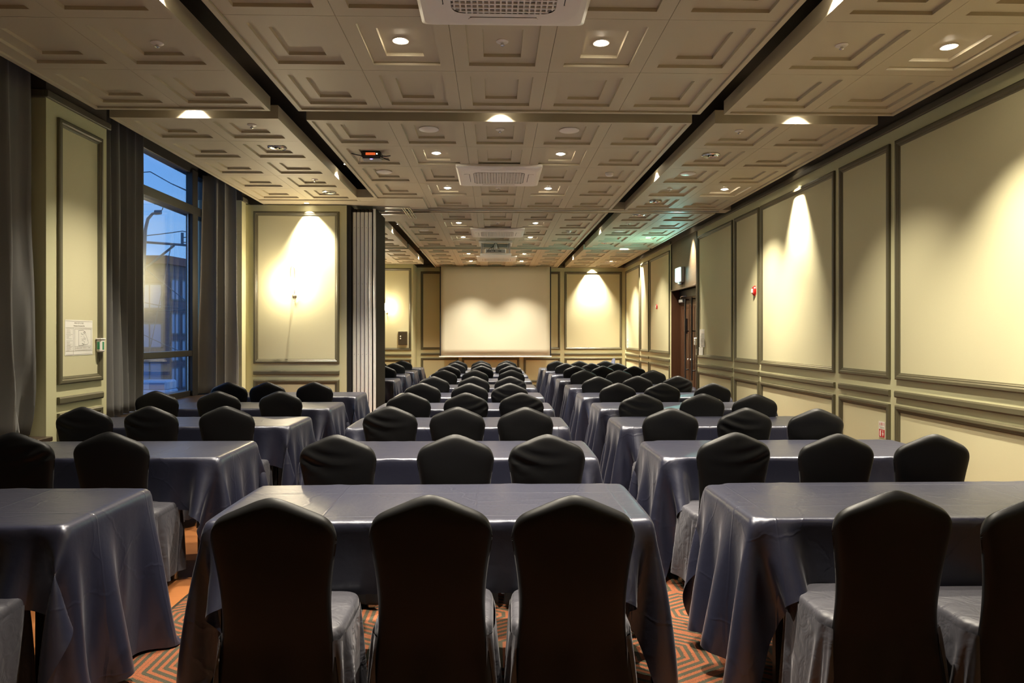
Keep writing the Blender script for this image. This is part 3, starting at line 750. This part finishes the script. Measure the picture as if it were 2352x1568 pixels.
copies(mk_speaker, [((x, y, ZR), 'round white ceiling speaker, ' + s) for x, y, s in ((-.605, 6.3, 'left one just past the light gap'), (.691, 6.3, 'right one just past the light gap'), (-1.28, 7.96, 'behind the wireless router'),
    (2.27, 7.96, 'in the right tray before the partition track'), (-1.28, 12.37, 'in the central tray past the partition track'), (2.27, 12.4, 'in the teal-lit tray near the door'))], 'speaker')
def mk_ring(loc, lab):
    t = thing('air_diffuser', lab, 'air diffuser', loc, 0, 'round ring air diffusers')
    obj('outer_ring', MB().lathe([(.078, 0), (.096, -.002), (.094, -.012), (.080, -.020), (.076, -.012)], n=32), M['chrome'], t)
    for r in (.055, .032): obj('inner_ring', MB().lathe([(r, -.004), (r + .016, -.008), (r + .014, -.018), (r + .002, -.014)], n=28), M['chrome'], t)
    obj('centre_cap', MB().lathe([(.001, -.022), (.014, -.018), (.016, -.006)], n=18), M['chrome'], t)
    obj('throat', MB().lathe([(.001, -.001), (.08, -.001), (.08, 0)], n=24), M['blackp'], t)
    return t
copies(mk_ring, [((x, y, ZR), 'chrome ring air diffuser in the ' + s) for x, y, s in ((-2.19, 6.94, 'left tray, nearer one'), (-2.19, 9.1, 'left tray, farther one'), (2.27, 7.12, 'right tray, nearest one'), (2.27, 9.6, 'right tray just before the partition track'),
    (2.27, 10.71, 'right tray just past the partition track'), (2.27, 14.0, 'right tray at the end of the teal light'))], 'diffuser')
def mk_smoke(loc, lab):
    t = thing('smoke_detector', lab, 'smoke detector', loc, 0, 'smoke detectors')
    obj('base', MB().lathe([(.050, 0), (.052, -.004), (.050, -.012)], n=26), M['white'], t)
    obj('sensor_cap', MB().lathe([(.046, -.012), (.042, -.032), (.030, -.040), (.001, -.042)], n=26), M['white'], t)
    return t
copies(mk_smoke, [((1.345, 7.96, ZR), 'white smoke detector right of the second air conditioner'), ((1.345, 12.4, ZR), 'white smoke detector in the greenish tray past the partition track')], 'smoke')
# air conditioners
def mk_ac(loc, lab):
    t = thing('ceiling_air_conditioner', lab, 'air conditioner', loc, 0, 'ceiling cassette air conditioners')
    mb = MB(); P0 = rrect(.475, .475, .03); P1 = rrect(.455, .455, .05); P2 = rrect(.42, .42, .18); n = len(P0)
    ringsz = [(P0, .02), (P0, -.006), (P1, -.018), (P2, -.026), (rrect(.29, .29, .07), -.028)]
    mb.add([(x, y, z) for P, z in ringsz for x, y in P], [(i * n + k, i * n + (k + 1) % n, (i + 1) * n + (k + 1) % n, (i + 1) * n + k) for i in range(4) for k in range(n)])
    obj('panel', mb, M['white'], t)
    obj('filter', MB().prism(rrect(.292, .292, .07), -.020, .0), M['brownpanel'] if False else M['grey'], t)
    g = MB(); R = .288
    for k in range(18):
        p = -R + (k + .5) * 2 * R / 18; e = R - max(0, abs(p) - .22) * .8
        g.box(p - .0045, p + .0045, -e, e, -.030, -.020)
    for k in range(13):
        p = -R + (k + .5) * 2 * R / 13; e = R - max(0, abs(p) - .22) * .8
        g.box(-e, e, p - .006, p + .006, -.031, -.021)
    obj('grille', g, M['white'], t)
    for k in range(4):
        a = k * PI / 2; mt = Matrix.Rotation(a, 4, 'Z')
        lv = obj('louver', MB().prism([(x, y + .365) for x, y in rrect(.20, .030, .028)], -.030, -.024, lambda x, y, z: tuple(mt @ Vector((x, y, z)))), M['white'], t)
        obj('outlet_gap', MB().box(-.19, .19, .330, .338, -.0275, -.02, mt), M['dark'], t)
    return t
copies(mk_ac, [((.05, y, ZC - .002), 'square white ceiling cassette air conditioner, ' + s) for y, s in ((3.56, 'cut by the top edge of the photo'), (7.9, 'between the second and third pair of downlights'), (12.3, 'just before the hanging projector'), (16.5, 'seen just below the projector'))], 'ac')
# router
t = thing('wireless_router', 'black wireless router with antennas, orange display and blue light on the ceiling', 'router', (-1.27, 7.12, ZR))
obj('casing', MB().bbox(-.10, .10, -.07, .07, -.075, 0, .015), M['blackp'], t)
obj('display', MB().bbox(-.055, .045, -.074, -.069, -.048, -.022, .002), M['orange'], t)
obj('underside', MB().bbox(-.095, .095, -.06, .06, -.082, -.076, .003), M['grey'], t)
obj('status_light', MB().lathe([(.001, -.004), (.010, -.003), (.010, 0)], (.0, -.05, -.082), 12, sc=(1.5, 1)), M['blueled'], t)
obj('status_light', MB().box(.055, .066, -.075, -.069, -.040, -.030), M['greenled'], t)
for a, b in (((-.10, 0, -.04), (-.27, -.06, -.01)), ((.10, 0, -.04), (.19, .0, -.035)), ((.10, -.04, -.06), (.19, -.06, -.10))):
    obj('antenna', MB().tube([a, ((a[0] + b[0]) / 2, (a[1] + b[1]) / 2, (a[2] + b[2]) / 2 - .004), b], [.006, .006, .005], 8), M['blackp'], t)
obj('cable', MB().tube([(-.10, -.05, -.06), (-.115, -.055, -.075), (-.117, -.055, -.13)], .004, 6), M['white'], t)
# spotlights hung in the gaps; the cone grazes tray faces and walls
def mk_spot(loc, lab, rot=(0, 0, 0), e=30, deg=60, blend=.8, group='gap spotlights'):
    t = thing('spotlight', lab, 'spotlight', loc, 0, group)
    obj('can', MB().lathe([(.034, .10), (.036, .0), (.030, -.002), (.030, .012)], n=20), M['black'], t)
    obj('stem', MB().lathe([(.006, .10), (.006, 3.78 - loc[2])], n=8), M['black'], t)
    obj('lens', MB().lathe([(.001, .004), (.029, .004), (.029, .012)], n=18), M['lensS'], t)
    spot('light', t, (0, 0, -.004), rot, e, deg, blend, .02)
    return t
for i, y in enumerate((3.75, 8.03, 12.36, 16.62)):
    mk_spot((-1.735, y, 3.47), 'small spotlight in the left ceiling slot, %s' % ORD[i], (0, .05, 0), 60, 96, .6)
    mk_spot((1.82, y, 3.47), 'small spotlight in the right ceiling slot, %s' % ORD[i], (0, -.05, 0), 60, 96, .6)
for x, s in ((-2.55, 'left'), (.05, 'central'), (2.63, 'right')):
    mk_spot((x, 5.785, 3.47), 'spotlight hidden in the cross gap washing the %s tray edge' % s, (0, 0, 0), 85, 98, 1.)
mk_spot((2.8, 14.57, 3.47), 'spotlight in the far cross gap above the door end', (0, 0, 0), 85, 98, 1.)
for i, y in enumerate((3.75, 8.0, 12.36, 16.62)):
    mk_spot((3.50, y, 3.46), 'wall spotlight in the gap above the right wall, %s' % ORD[i], (0, .05, 0), 290, 58, 1., group='wall spotlights')
mk_spot((3.50, -.3, 3.46), 'wall spotlight above the right wall behind the viewpoint', (0, .05, 0), 290, 58, 1., group='wall spotlights')
mk_spot((2.69, 18.68, 3.42), 'wall spotlight above the end wall right of the screen', (.05, 0, 0), 340, 76, 1., group='wall spotlights')
mk_spot((-2.66, 17.70, 3.42), 'wall spotlight above the end wall left of the screen', (.05, 0, 0), 420, 80, 1., group='wall spotlights')
t = thing('downlight', 'small lit downlight in the plain soffit above the lamp-lit wall', 'ceiling light', (-2.62, 9.59, ZC))
obj('trim_ring', MB().lathe([(.030, 0), (.030, -.004), (.042, -.003), (.042, 0)], n=24), M['white'], t)
obj('lens', MB().lathe([(.001, -.002), (.029, -.002), (.029, 0)], n=20), M['lensS'], t)
spot('light', t, (0, 0, -.012), (.07, -.10, 0), 150, 80, 1., .02)
# wall sconces
def mk_sconce(loc, lab):
    t = thing('wall_sconce', lab, 'wall lamp', loc, 0, 'gooseneck wall sconces')
    obj('back_plate', MB().lathe([(.032, 0), (.032, -.012), (.02, -.02), (.006, -.03)], (0, 0, -.16), 18, 'y'), M['gold'], t)
    arm = []
    for k in range(17):
        a = PI * k / 16; arm.append((.028 * math.cos(a), -.10, .18 + .07 * math.sin(a)))
    pts = [(.0, -.02, -.16), (.01, -.06, -.19), (.028, -.10, -.12)] + arm + [(-.028, -.10, .10)]
    obj('arm', MB().tube(pts, .005, 8), M['gold'], t)
    obj('bulb', MB().lathe([(.001, -.10), (.030, -.085), (.042, -.05), (.040, 0), (.026, .06), (.014, .10)], (-.028, -.10, 0), 22), M['bulb'], t)
    obj('finial', MB().lathe([(.001, -.05), (.008, -.04), (.004, -.03), (.012, -.015), (.005, 0)], (0.01, -.05, -.19), 12), M['gold'], t)
    point('light', t, (-.028, -.16, 0), 15, .05, (1, .84, .58))
    return t
sc1 = mk_sconce((-2.82, 9.70, 2.18), 'overexposed glowing gooseneck wall sconce beside the window curtain')
dup(sc1, (-2.80, 17.85, 2.2), 'overexposed glowing wall sconce at the far left wall beside the control box')
# projector on its ceiling lift
t = thing('projector_lift', 'white metal ceiling lift frame lowered with a projector inside', 'projector lift', (.02, 13.7, ZC))
obj('bottom_plate', MB().bbox(-.31, .31, -.26, .26, -.265, -.235, .005), M['white'], t)
for sx in (-1, 1):
    for y in (-.22, .22):
        obj('rod', MB().box(sx * .28 - .012, sx * .28 + .012, y - .012, y + .012, -.235, .02), M['alu'], t)
        obj('rod', MB().box(sx * .245 - .005, sx * .245 + .005, y - .005, y + .005, -.235, .02), M['chrome'], t)
obj('top_frame', MB().box(-.33, .33, -.28, -.24, -.03, .012).box(-.33, .33, .24, .28, -.03, .012).box(-.33, -.29, -.24, .24, -.03, .012).box(.29, .33, -.24, .24, -.03, .012), M['white'], t)
obj('shaft_box', MB().box(-.28, .28, .20, .235, -.06, .014), M['grey'], t)
t = thing('projector', 'white projector with cable sockets held in the ceiling lift', 'projector', (.02, 13.62, ZC - .20))
obj('body', MB().bbox(-.21, .21, -.15, .15, -.03, .065, .012), M['white'], t)
obj('socket_panel', MB().bbox(-.19, .19, -.158, -.149, -.012, .045, .002), M['grey'], t)
pk = MB()
for x in (-.15, -.11, -.02, .07, .10): pk.box(x - .012, x + .012, -.162, -.157, .005, .022)
obj('socket', pk, M['dark'], t)
for pts in ([(-.03, -.16, .02), (-.05, -.19, .08), (-.02, -.12, .17), (-.01, -.02, .22)], [(-.06, -.16, .02), (-.08, -.2, .06), (-.03, -.14, .14), (0, -.03, .22)], [(.07, -.16, .05), (.05, -.14, .10), (.01, -.05, .2)], [(-.15, -.16, .012), (-.13, -.2, .05), (-.05, -.17, .10), (.0, -.06, .2)]):
    obj('cable', MB().tube(pts, .005, 6), M['blackp'], t)
obj('mount', MB().lathe([(.03, .065), (.03, .2)], n=14), M['alu'], t)
# projection screen
t = thing('projection_screen', 'large white projection screen lowered before the end wall', 'projection screen', (.026, 18.3, .88))
P = [[(-1.458 + 2.916 * i / 24, .006 * math.sin(i * .7) * math.sin(PI * j / 12), .02 + 2.405 * j / 12) for j in range(13)] for i in range(25)]
o = obj('screen_sheet', MB().grid(P), M['screen'], t); md = o.modifiers.new('t', 'SOLIDIFY'); md.thickness = .002
for x in (-1.492, 1.46): obj('border', MB().box(x, x + .032, -.002, .002, .02, 2.425), M['blackp'], t)
obj('bottom_bar', MB().bbox(-1.51, 1.51, -.018, .018, 0, .03, .006), M['white'], t)

# ------------------------------------------------------------------ things on the walls
def mk_alarm(loc, lab, s=1.):
    t = thing('fire_alarm', lab, 'fire alarm', loc, 0, 'red fire alarm devices')
    obj('housing', MB().lathe([(.001, -.045 * s), (.05 * s, -.042 * s), (.062 * s, -.02 * s), (.068 * s, 0)], (0, 0, 0), 24, 'x', sc=(.9, 1.15)), M['red'], t)
    obj('strobe_lens', MB().bbox(-.068 * s, -.038 * s, -.022 * s, .022 * s, -.035 * s, .03 * s, .008), M['whiteglow'], t)
    return t
a1 = mk_alarm((XR - .005, 9.37, 2.085), 'red round fire alarm with white lens on the nearer narrow wall panel', .95)
a1.scale = (.75, .9, 1.)
dup(a1, (XR - .005, 15.06, 2.10), 'small red fire alarm beyond the double door').scale = (.6, .7, .8)
# text helper: letters become real meshes
def text_mesh(txt, size, ext=.0003):
    c = bpy.data.curves.new('t', 'FONT'); c.body = txt; c.size = size; c.align_x = 'CENTER'; c.align_y = 'CENTER'; c.extrude = ext
    o = bpy.data.objects.new('t', c); COL.objects.link(o); dg = bpy.context.evaluated_depsgraph_get(); dg.update()
    me = bpy.data.meshes.new_from_object(o.evaluated_get(dg)); bpy.data.objects.remove(o); return me
def put_text(name, txt, size, m, parent, f, cx, cy, lift=.0006):
    me = text_mesh(txt, size); me.materials.clear(); me.materials.append(m)
    for v in me.vertices: v.co = Vector(f(v.co.x + cx, v.co.y + cy, v.co.z + lift))
    o = bpy.data.objects.new(name, me); COL.objects.link(o); o.parent = parent; return o
def strip(mb, x0, x1, y0, y1, f, z0=.0004, z1=.0009):
    mb.add([f(x, y, z) for z in (z0, z1) for x, y in ((x0, y0), (x1, y0), (x1, y1), (x0, y1))], [(0, 1, 2, 3), (4, 5, 6, 7), (0, 1, 5, 4), (1, 2, 6, 5), (2, 3, 7, 6), (3, 0, 4, 7)])
def line(mb, a, b, w, f):
    d = Vector((b[0] - a[0], b[1] - a[1])); n = Vector((-d.y, d.x)).normalized() * w / 2
    P = [(a[0] + n.x, a[1] + n.y), (b[0] + n.x, b[1] + n.y), (b[0] - n.x, b[1] - n.y), (a[0] - n.x, a[1] - n.y)]
    mb.add([f(x, y, .0009) for x, y in P], [(0, 1, 2, 3)])
# evacuation plan on the pier (reads along +y on the left wall: right is +y)
PF = lambda x, y, z: (z, x, y)
t = thing('evacuation_plan', 'printed paper evacuation plan taped to the wall pier between the curtains', 'notice', (XL + .005, 5.835, 1.45))
obj('paper', MB().box(0, .001, -.19, .19, -.145, .15), M['whiteglow'], t)
fp = lambda x, y, z: (z + .001, x, y)
mb = MB()
for y in (.140, .085, -.108, -.138): strip(mb, -.182, .182, y - .0012, y + .0012, fp)
strip(mb, -.083, -.081, -.138, .085, fp); strip(mb, -.062, .170, .074, .076, fp); strip(mb, -.062, .170, -.101, -.099, fp); strip(mb, -.063, -.061, -.1, .075, fp); strip(mb, .169, .171, -.1, .075, fp)
strip(mb, -.062, .170, -.072, -.070, fp)
r2 = random.Random(3)
for y0 in (.076, .030, -.024, -.068):
    strip(mb, -.175, -.09, y0 - .001, y0 + .001, fp)
    for k in range(4): strip(mb, -.170, -.170 + r2.uniform(.03, .075), y0 - .010 - k * .0085 - .0008, y0 - .010 - k * .0085 + .0008, fp)
for x in np.arange(-.05, .16, .018): strip(mb, float(x), float(x) + r2.uniform(.004, .012), -.088, -.082, fp)
obj('printed_lines', mb, M['ink'], t)
mb = MB(); pl = [(-.01, .062), (.055, .066), (.080, .050), (.13, -.040), (.115, -.055), (.02, -.064), (-.01, -.064), (-.01, .062)]
for a, b in zip(pl, pl[1:]): line(mb, a, b, .0022, fp)
for k in range(26):
    x, y = r2.uniform(.02, .075), r2.uniform(-.055, .055); w, h_ = r2.uniform(.004, .02), r2.uniform(.002, .012)
    line(mb, (x, y), (x + w, y), .0016, fp); line(mb, (x + w, y), (x + w, y - h_), .0016, fp)
obj('floor_plan', mb, M['inkd'], t)
put_text('title', '비 상 대 피 안내도', .017, M['ink'], t, fp, .0, .123)
put_text('title', 'Emergency Evacuation Plan', .014, M['ink'], t, fp, .0, .101)
# emergency torch holder on the pier
t = thing('emergency_torch', 'white emergency torch holder with green label beside the paper plan', 'emergency torch', (XL + .01, 6.10, 1.38))
obj('holder', MB().bbox(0, .045, -.035, .035, -.055, .055, .01), M['white'], t)
obj('holder_lid', MB().bbox(-.002, .05, -.038, .038, .055, .066, .004), M['white'], t)
obj('green_label', MB().bbox(.014, .036, -.0372, -.0345, -.03, .035, .0005), M['green'], t)
obj('green_label', MB().bbox(.0445, .0465, -.012, .014, -.035, .035, .0005), M['green'], t)
# extinguisher sign low on the right wall.  local x to the right when facing the wall = -y
fs_ = lambda x, y, z: (-z - .002, -x, y)
t = thing('extinguisher_sign', 'small red and white fire extinguisher sign low on the narrow wall panel', 'sign', (XR - .006, 6.262, .595))
obj('sign_plate', MB().box(-.002, 0, -.052, .052, -.075, .075), M['whiteglow'], t)
put_text('lettering', '소화기', .034, M['redprint'], t, fs_, 0, .047)
mb = MB(); strip(mb, -.04, .04, .020, .024, fs_); strip(mb, -.03, .04, .010, .0125, fs_); obj('small_print', mb, M['ink'], t)
mb = MB(); strip(mb, -.046, .046, -.070, .002, fs_); rs = obj('red_field', mb, M['redprint'], t)
mb = MB(); strip(mb, -.034, -.014, -.062, -.014, fs_, .001, .0013); strip(mb, -.030, -.006, -.012, -.006, fs_, .001, .0013); strip(mb, .014, .022, -.035, -.004, fs_, .001, .0013)
mb.add([fs_(x, y, .0013) for x, y in ((.004, -.030), (.034, -.030), (.018, -.064))], [(0, 1, 2)])
obj('pictogram', mb, M['whiteglow'], t)
# papers and switches right of the door
t = thing('wall_notice', 'upper crumpled white paper notice beside the door frame', 'notice', (XR - .004, 11.75, 1.42))
P = [[(-.006 - .006 * abs(math.sin(i * 1.3 + j * .6)), -.14 + .28 * i / 10, -.155 + .31 * j / 10) for j in range(11)] for i in range(11)]
o = obj('paper', MB().grid(P), M['whiteglow'], t)
mb = MB()
for k in range(9): mb.tube([(-.014, -.10 + .02 * math.sin(k + s_ * .8) + s_ * .03, .12 - k * .03) for s_ in range(7)], .0012, 4)
obj('print', mb, M['ink'], t)
t = thing('wall_notice', 'lower small white paper hung under the larger notice beside the door', 'notice', (XR - .004, 11.81, 1.19))
P = [[(-.008 - .006 * abs(math.sin(i * 1.7 + j * .5)), -.12 + .24 * i / 8, -.07 + .14 * j / 6) for j in range(7)] for i in range(9)]
obj('paper', MB().grid(P), M['whiteglow'], t)
t = thing('card_switch', 'white plastic switch box on the door frame edge', 'switch', (XR - .012, 12.10, 1.36))
obj('box', MB().bbox(-.03, 0, -.045, .045, -.065, .065, .006), M['white'], t); obj('slot', MB().box(-.032, -.029, -.02, .02, -.01, .0), M['dark'], t)
t = thing('wall_switch', 'slim chrome rocker switch plate under the white switch box', 'switch', (XR - .012, 12.06, 1.17))
obj('plate', MB().bbox(-.01, 0, -.02, .02, -.06, .06, .003), M['chrome'], t)
mb = MB()
for z in (-.035, 0, .035): mb.bbox(-.016, -.009, -.012, .012, z - .012, z + .012, .002)
obj('rocker', mb, M['white'], t)
t = thing('wall_switch', 'white switch plate at the far right corner of the room', 'switch', (XR - .005, 18.35, 1.33))
obj('plate', MB().bbox(-.012, 0, -.06, .06, -.22, .03, .003), M['white'], t)
obj('rocker', MB().bbox(-.02, -.011, -.03, .03, -.06, -.01, .002).bbox(-.02, -.011, -.03, .03, -.14, -.09, .002), M['grey'], t)
t = thing('control_box', 'bronze wall control box with two white buttons at the far left wall', 'control box', (-2.385, 17.84, 1.39))
obj('cover', MB().bbox(-.118, .118, -.06, 0, -.175, .165, .008), M['bpanel'], t)
obj('top_edge', MB().bbox(-.12, .12, -.064, 0, .160, .178, .004), M['chrome'], t)
for z in (.05, -.01): obj('button', MB().lathe([(.001, -.012), (.016, -.010), (.018, 0)], (-.055, -.06, z), 14, 'y'), M['white'], t)
t = thing('cloth_napkin', 'pale grey blue cloth tip sticking up behind the farthest right chair', 'cloth', (2.46, 14.30, .742))
P = []
for i in range(15):
    a = 2 * PI * i / 14; P.append([((.075 - .05 * v) * math.cos(a) * (1 + .2 * math.sin(3 * a)) + .05 * v, (.045 * (1 - v) + .012) * math.sin(a), .24 * v) for v in [j / 6 for j in range(7)]])
obj('folded_cloth', MB().grid(P), mat('pale_blue_cloth', (.25, .25, .36), .6), t)

# ------------------------------------------------------------------ the street outside the window
GZ = -1.4
struct('ground', MB().box(-60, -4.6, -10, 90, GZ - .1, GZ), M['asphalt'])
def windows_on(t, f, cols, rows, w, h_):
    for u in cols:
        for v in rows:
            mb = MB(); mb.add([f(u, v, .01), f(u + w, v, .01), f(u + w, v + h_, .01), f(u, v + h_, .01)], [(0, 1, 2, 3)])
            wn = obj('window', mb, M['pane'], t); fr_ = MB()
            for a, b, c, d in ((0, w, 0, .06), (0, w, h_ - .06, h_), (0, .06, 0, h_), (w - .06, w, 0, h_), (w / 2 - .03, w / 2 + .03, 0, h_)):
                fr_.add([f(u + a, v + c, .03), f(u + b, v + c, .03), f(u + b, v + d, .03), f(u + a, v + d, .03)], [(0, 1, 2, 3)])
            obj('window_frame', fr_, M['pole'], wn)
t = thing('brick_building', 'brown brick building with flat roof edge across the street', 'building', (-17.6, 30, GZ))
obj('wall', MB().box(-6, 3.4, 0, 9, 0, 5.95), M['brick'], t)
obj('wall', MB().prism([(3.4, 0), (3.62, 1.7), (3.62, 9), (3.4, 9)], 0, 5.95), M['brick'], t)
obj('roof_edge', MB().prism([(-6.2, -.25), (3.5, -.25), (3.8, 1.6), (3.8, 9), (-6.2, 9)], 5.95, 6.3), M['roof'], t)
windows_on(t, lambda u, v, w: (u, -w, v), (-4.6, -2.2, .4, 2.1), (.6, 2.3, 4.0), 1.1, 1.1)
windows_on(t, lambda u, v, w: (3.4 + u * .128 + w, u * .99 - .1 * w, v), (.25, 1.05), (.5, 1.7, 2.9, 4.4), .62, .95)
t = thing('brick_house', 'lower reddish brick house glimpsed past the window mullion', 'building', (-19.5, 42, GZ))
obj('wall', MB().box(0, 5, 0, 6, 0, 5.2), M['brick'], t); obj('roof_edge', MB().box(-.2, 5.2, -.2, 6.2, 5.2, 5.5), M['roof'], t)
windows_on(t, lambda u, v, w: (u, -w, v), (.6, 2.6), (1.0, 2.5), .9, .9)
t = thing('street_lamp', 'grey curved street lamp pole outside the window', 'street lamp', (-11.05, 21.5, GZ))
pts = [(-.05, 0, 0), (.02, 0, 3.0), (.10, 0, 4.6), (.17, 0, 5.7), (.20, 0, 6.15), (.28, 0, 6.48), (.42, 0, 6.64), (.56, 0, 6.68)]
obj('pole', MB().tube(pts, [.12, .10, .08, .06, .05, .045, .04, .038], 12), M['pole'], t)
obj('lamp_head', MB().tube([(.50, 0, 6.68), (.68, 0, 6.69)], [.075, .07], 10), M['pole'], t)
obj('wire_loop', MB().tube([(.62 + .13 * math.cos(a), 0, 6.90 + .2 * math.sin(a)) for a in [k * .35 - 1.2 for k in range(13)]], .014, 5), M['pole'], t)
t = thing('utility_pole', 'steel utility pole crossarm with wires outside the window', 'utility pole', (-10.3, 21.8, GZ))
obj('mast', MB().tube([(3.2, .3, 0), (3.2, .3, 7)], .12, 10), M['pole'], t)
obj('crossarm', MB().tube([(-1.6, 0, 5.86), (.4, 0, 5.72), (3.4, .3, 5.5)], .038, 8).tube([(.45, 0, 5.72), (.45, 0, 6.1)], .045, 8), M['pole'], t)
obj('brace', MB().tube([(-1.3, 0, 4.5), (.2, 0, 5.7)], .035, 6).tube([(3.2, .3, 5.4), (1.2, 0, 4.4)], .03, 6), M['pole'], t)
wr = MB()
for a, b, sag in (((-2.4, 0, 5.9), (.45, 0, 6.15), .05), ((.45, 0, 6.15), (3.4, .3, 5.6), 0), ((.45, 0, 5.95), (4, 0, 6.4), .1), ((.45, 0, 5.8), (4, 0, 6.0), .1), ((.1, 0, 5.7), (-.6, 0, 2.2), 0), ((-1.5, 0, 5.6), (1.5, 0, 3.2), 0), ((1.9, 0, 5.6), (1.5, 0, 3.6), 0), ((-.3, -.5, 7.9), (4.5, 0, 6.9), .5), ((-.3, -.5, 7.9), (4.5, 0, 7.6), .7), ((-6, -.5, 7.7), (-.3, -.5, 7.9), .1), ((-2, 0, 4.3), (3, 0, 3.9), .4), ((-2, 0, 4.0), (3, 0, 4.3), .5), ((-1, 0, 3.0), (3, 0, 1.4), .1)):
    A, B_ = Vector(a), Vector(b); wr.tube([A.lerp(B_, k / 8) - Vector((0, 0, 4 * sag * (k / 8) * (1 - k / 8))) for k in range(9)], .014, 4)
obj('wires', wr, M['pole'], t)
t = thing('parked_van', 'small pale van parked in front of the brick building', 'van', (-13.45, 27.5, GZ))
t.scale = (.62, .62, .62)
obj('body', MB().bbox(-1.0, 1.0, -.8, .9, .35, 1.15, .08).bbox(-.9, .95, -.7, .85, 1.1, 1.75, .12), M['vanwhite'], t)
obj('windscreen', MB().bbox(-.10, .85, -.73, -.69, 1.2, 1.62, .01), M['pane'], t)
obj('headlight', MB().bbox(-.85, -.55, -.83, -.79, .85, 1.0, .01), M['white'], t)
for x in (-.65, .65): obj('wheel', MB().lathe([(.15, -.1), (.32, -.08), (.32, .08), (.15, .1)], (x, -.72, .32), 18, 'y'), M['blackp'], t)

# ------------------------------------------------------------------ sky and view
w = bpy.data.worlds.new('dusk_sky'); SC.world = w; w.use_nodes = True
nt = w.node_tree; bg = nt.nodes['Background']
tcw = nt.nodes.new('ShaderNodeTexCoord'); spw = nt.nodes.new('ShaderNodeSeparateXYZ'); nt.links.new(tcw.outputs['Generated'], spw.inputs[0])
rp = nt.nodes.new('ShaderNodeValToRGB'); nt.links.new(spw.outputs[2], rp.inputs[0])
rp.color_ramp.elements[0].position = 0; rp.color_ramp.elements[0].color = (.30, .57, .93, 1)
rp.color_ramp.elements[1].position = .45; rp.color_ramp.elements[1].color = (.09, .29, .80, 1)
nzw = nt.nodes.new('ShaderNodeTexNoise'); nzw.inputs['Scale'].default_value = 3; nzw.inputs['Detail'].default_value = 5
mpw = nt.nodes.new('ShaderNodeMapping'); mpw.inputs['Scale'].default_value = (1, 1, 5); nt.links.new(tcw.outputs['Generated'], mpw.inputs[0]); nt.links.new(mpw.outputs[0], nzw.inputs['Vector'])
mw = nt.nodes.new('ShaderNodeMix'); mw.data_type = 'RGBA'; mw.inputs[7].default_value = (.42, .60, .86, 1)
mm = nt.nodes.new('ShaderNodeMath'); mm.operation = 'MULTIPLY_ADD'; mm.inputs[1].default_value = 2.2; mm.inputs[2].default_value = -1.0; mm.use_clamp = True
nt.links.new(nzw.outputs[0], mm.inputs[0]); nt.links.new(mm.outputs[0], mw.inputs[0]); nt.links.new(rp.outputs[0], mw.inputs[6]); nt.links.new(mw.outputs[2], bg.inputs[0])
bg.inputs[1].default_value = 1.75
vs = SC.view_settings; vs.view_transform = 'Standard'; vs.look = 'None'; vs.gamma = 1; vs.use_curve_mapping = False; vs.exposure = 0.
SC.cycles.max_bounces = 10; SC.cycles.diffuse_bounces = 6; SC.cycles.glossy_bounces = 4; SC.cycles.transparent_max_bounces = 8
SC.cycles.sample_clamp_indirect = 6; SC.cycles.use_denoising = True
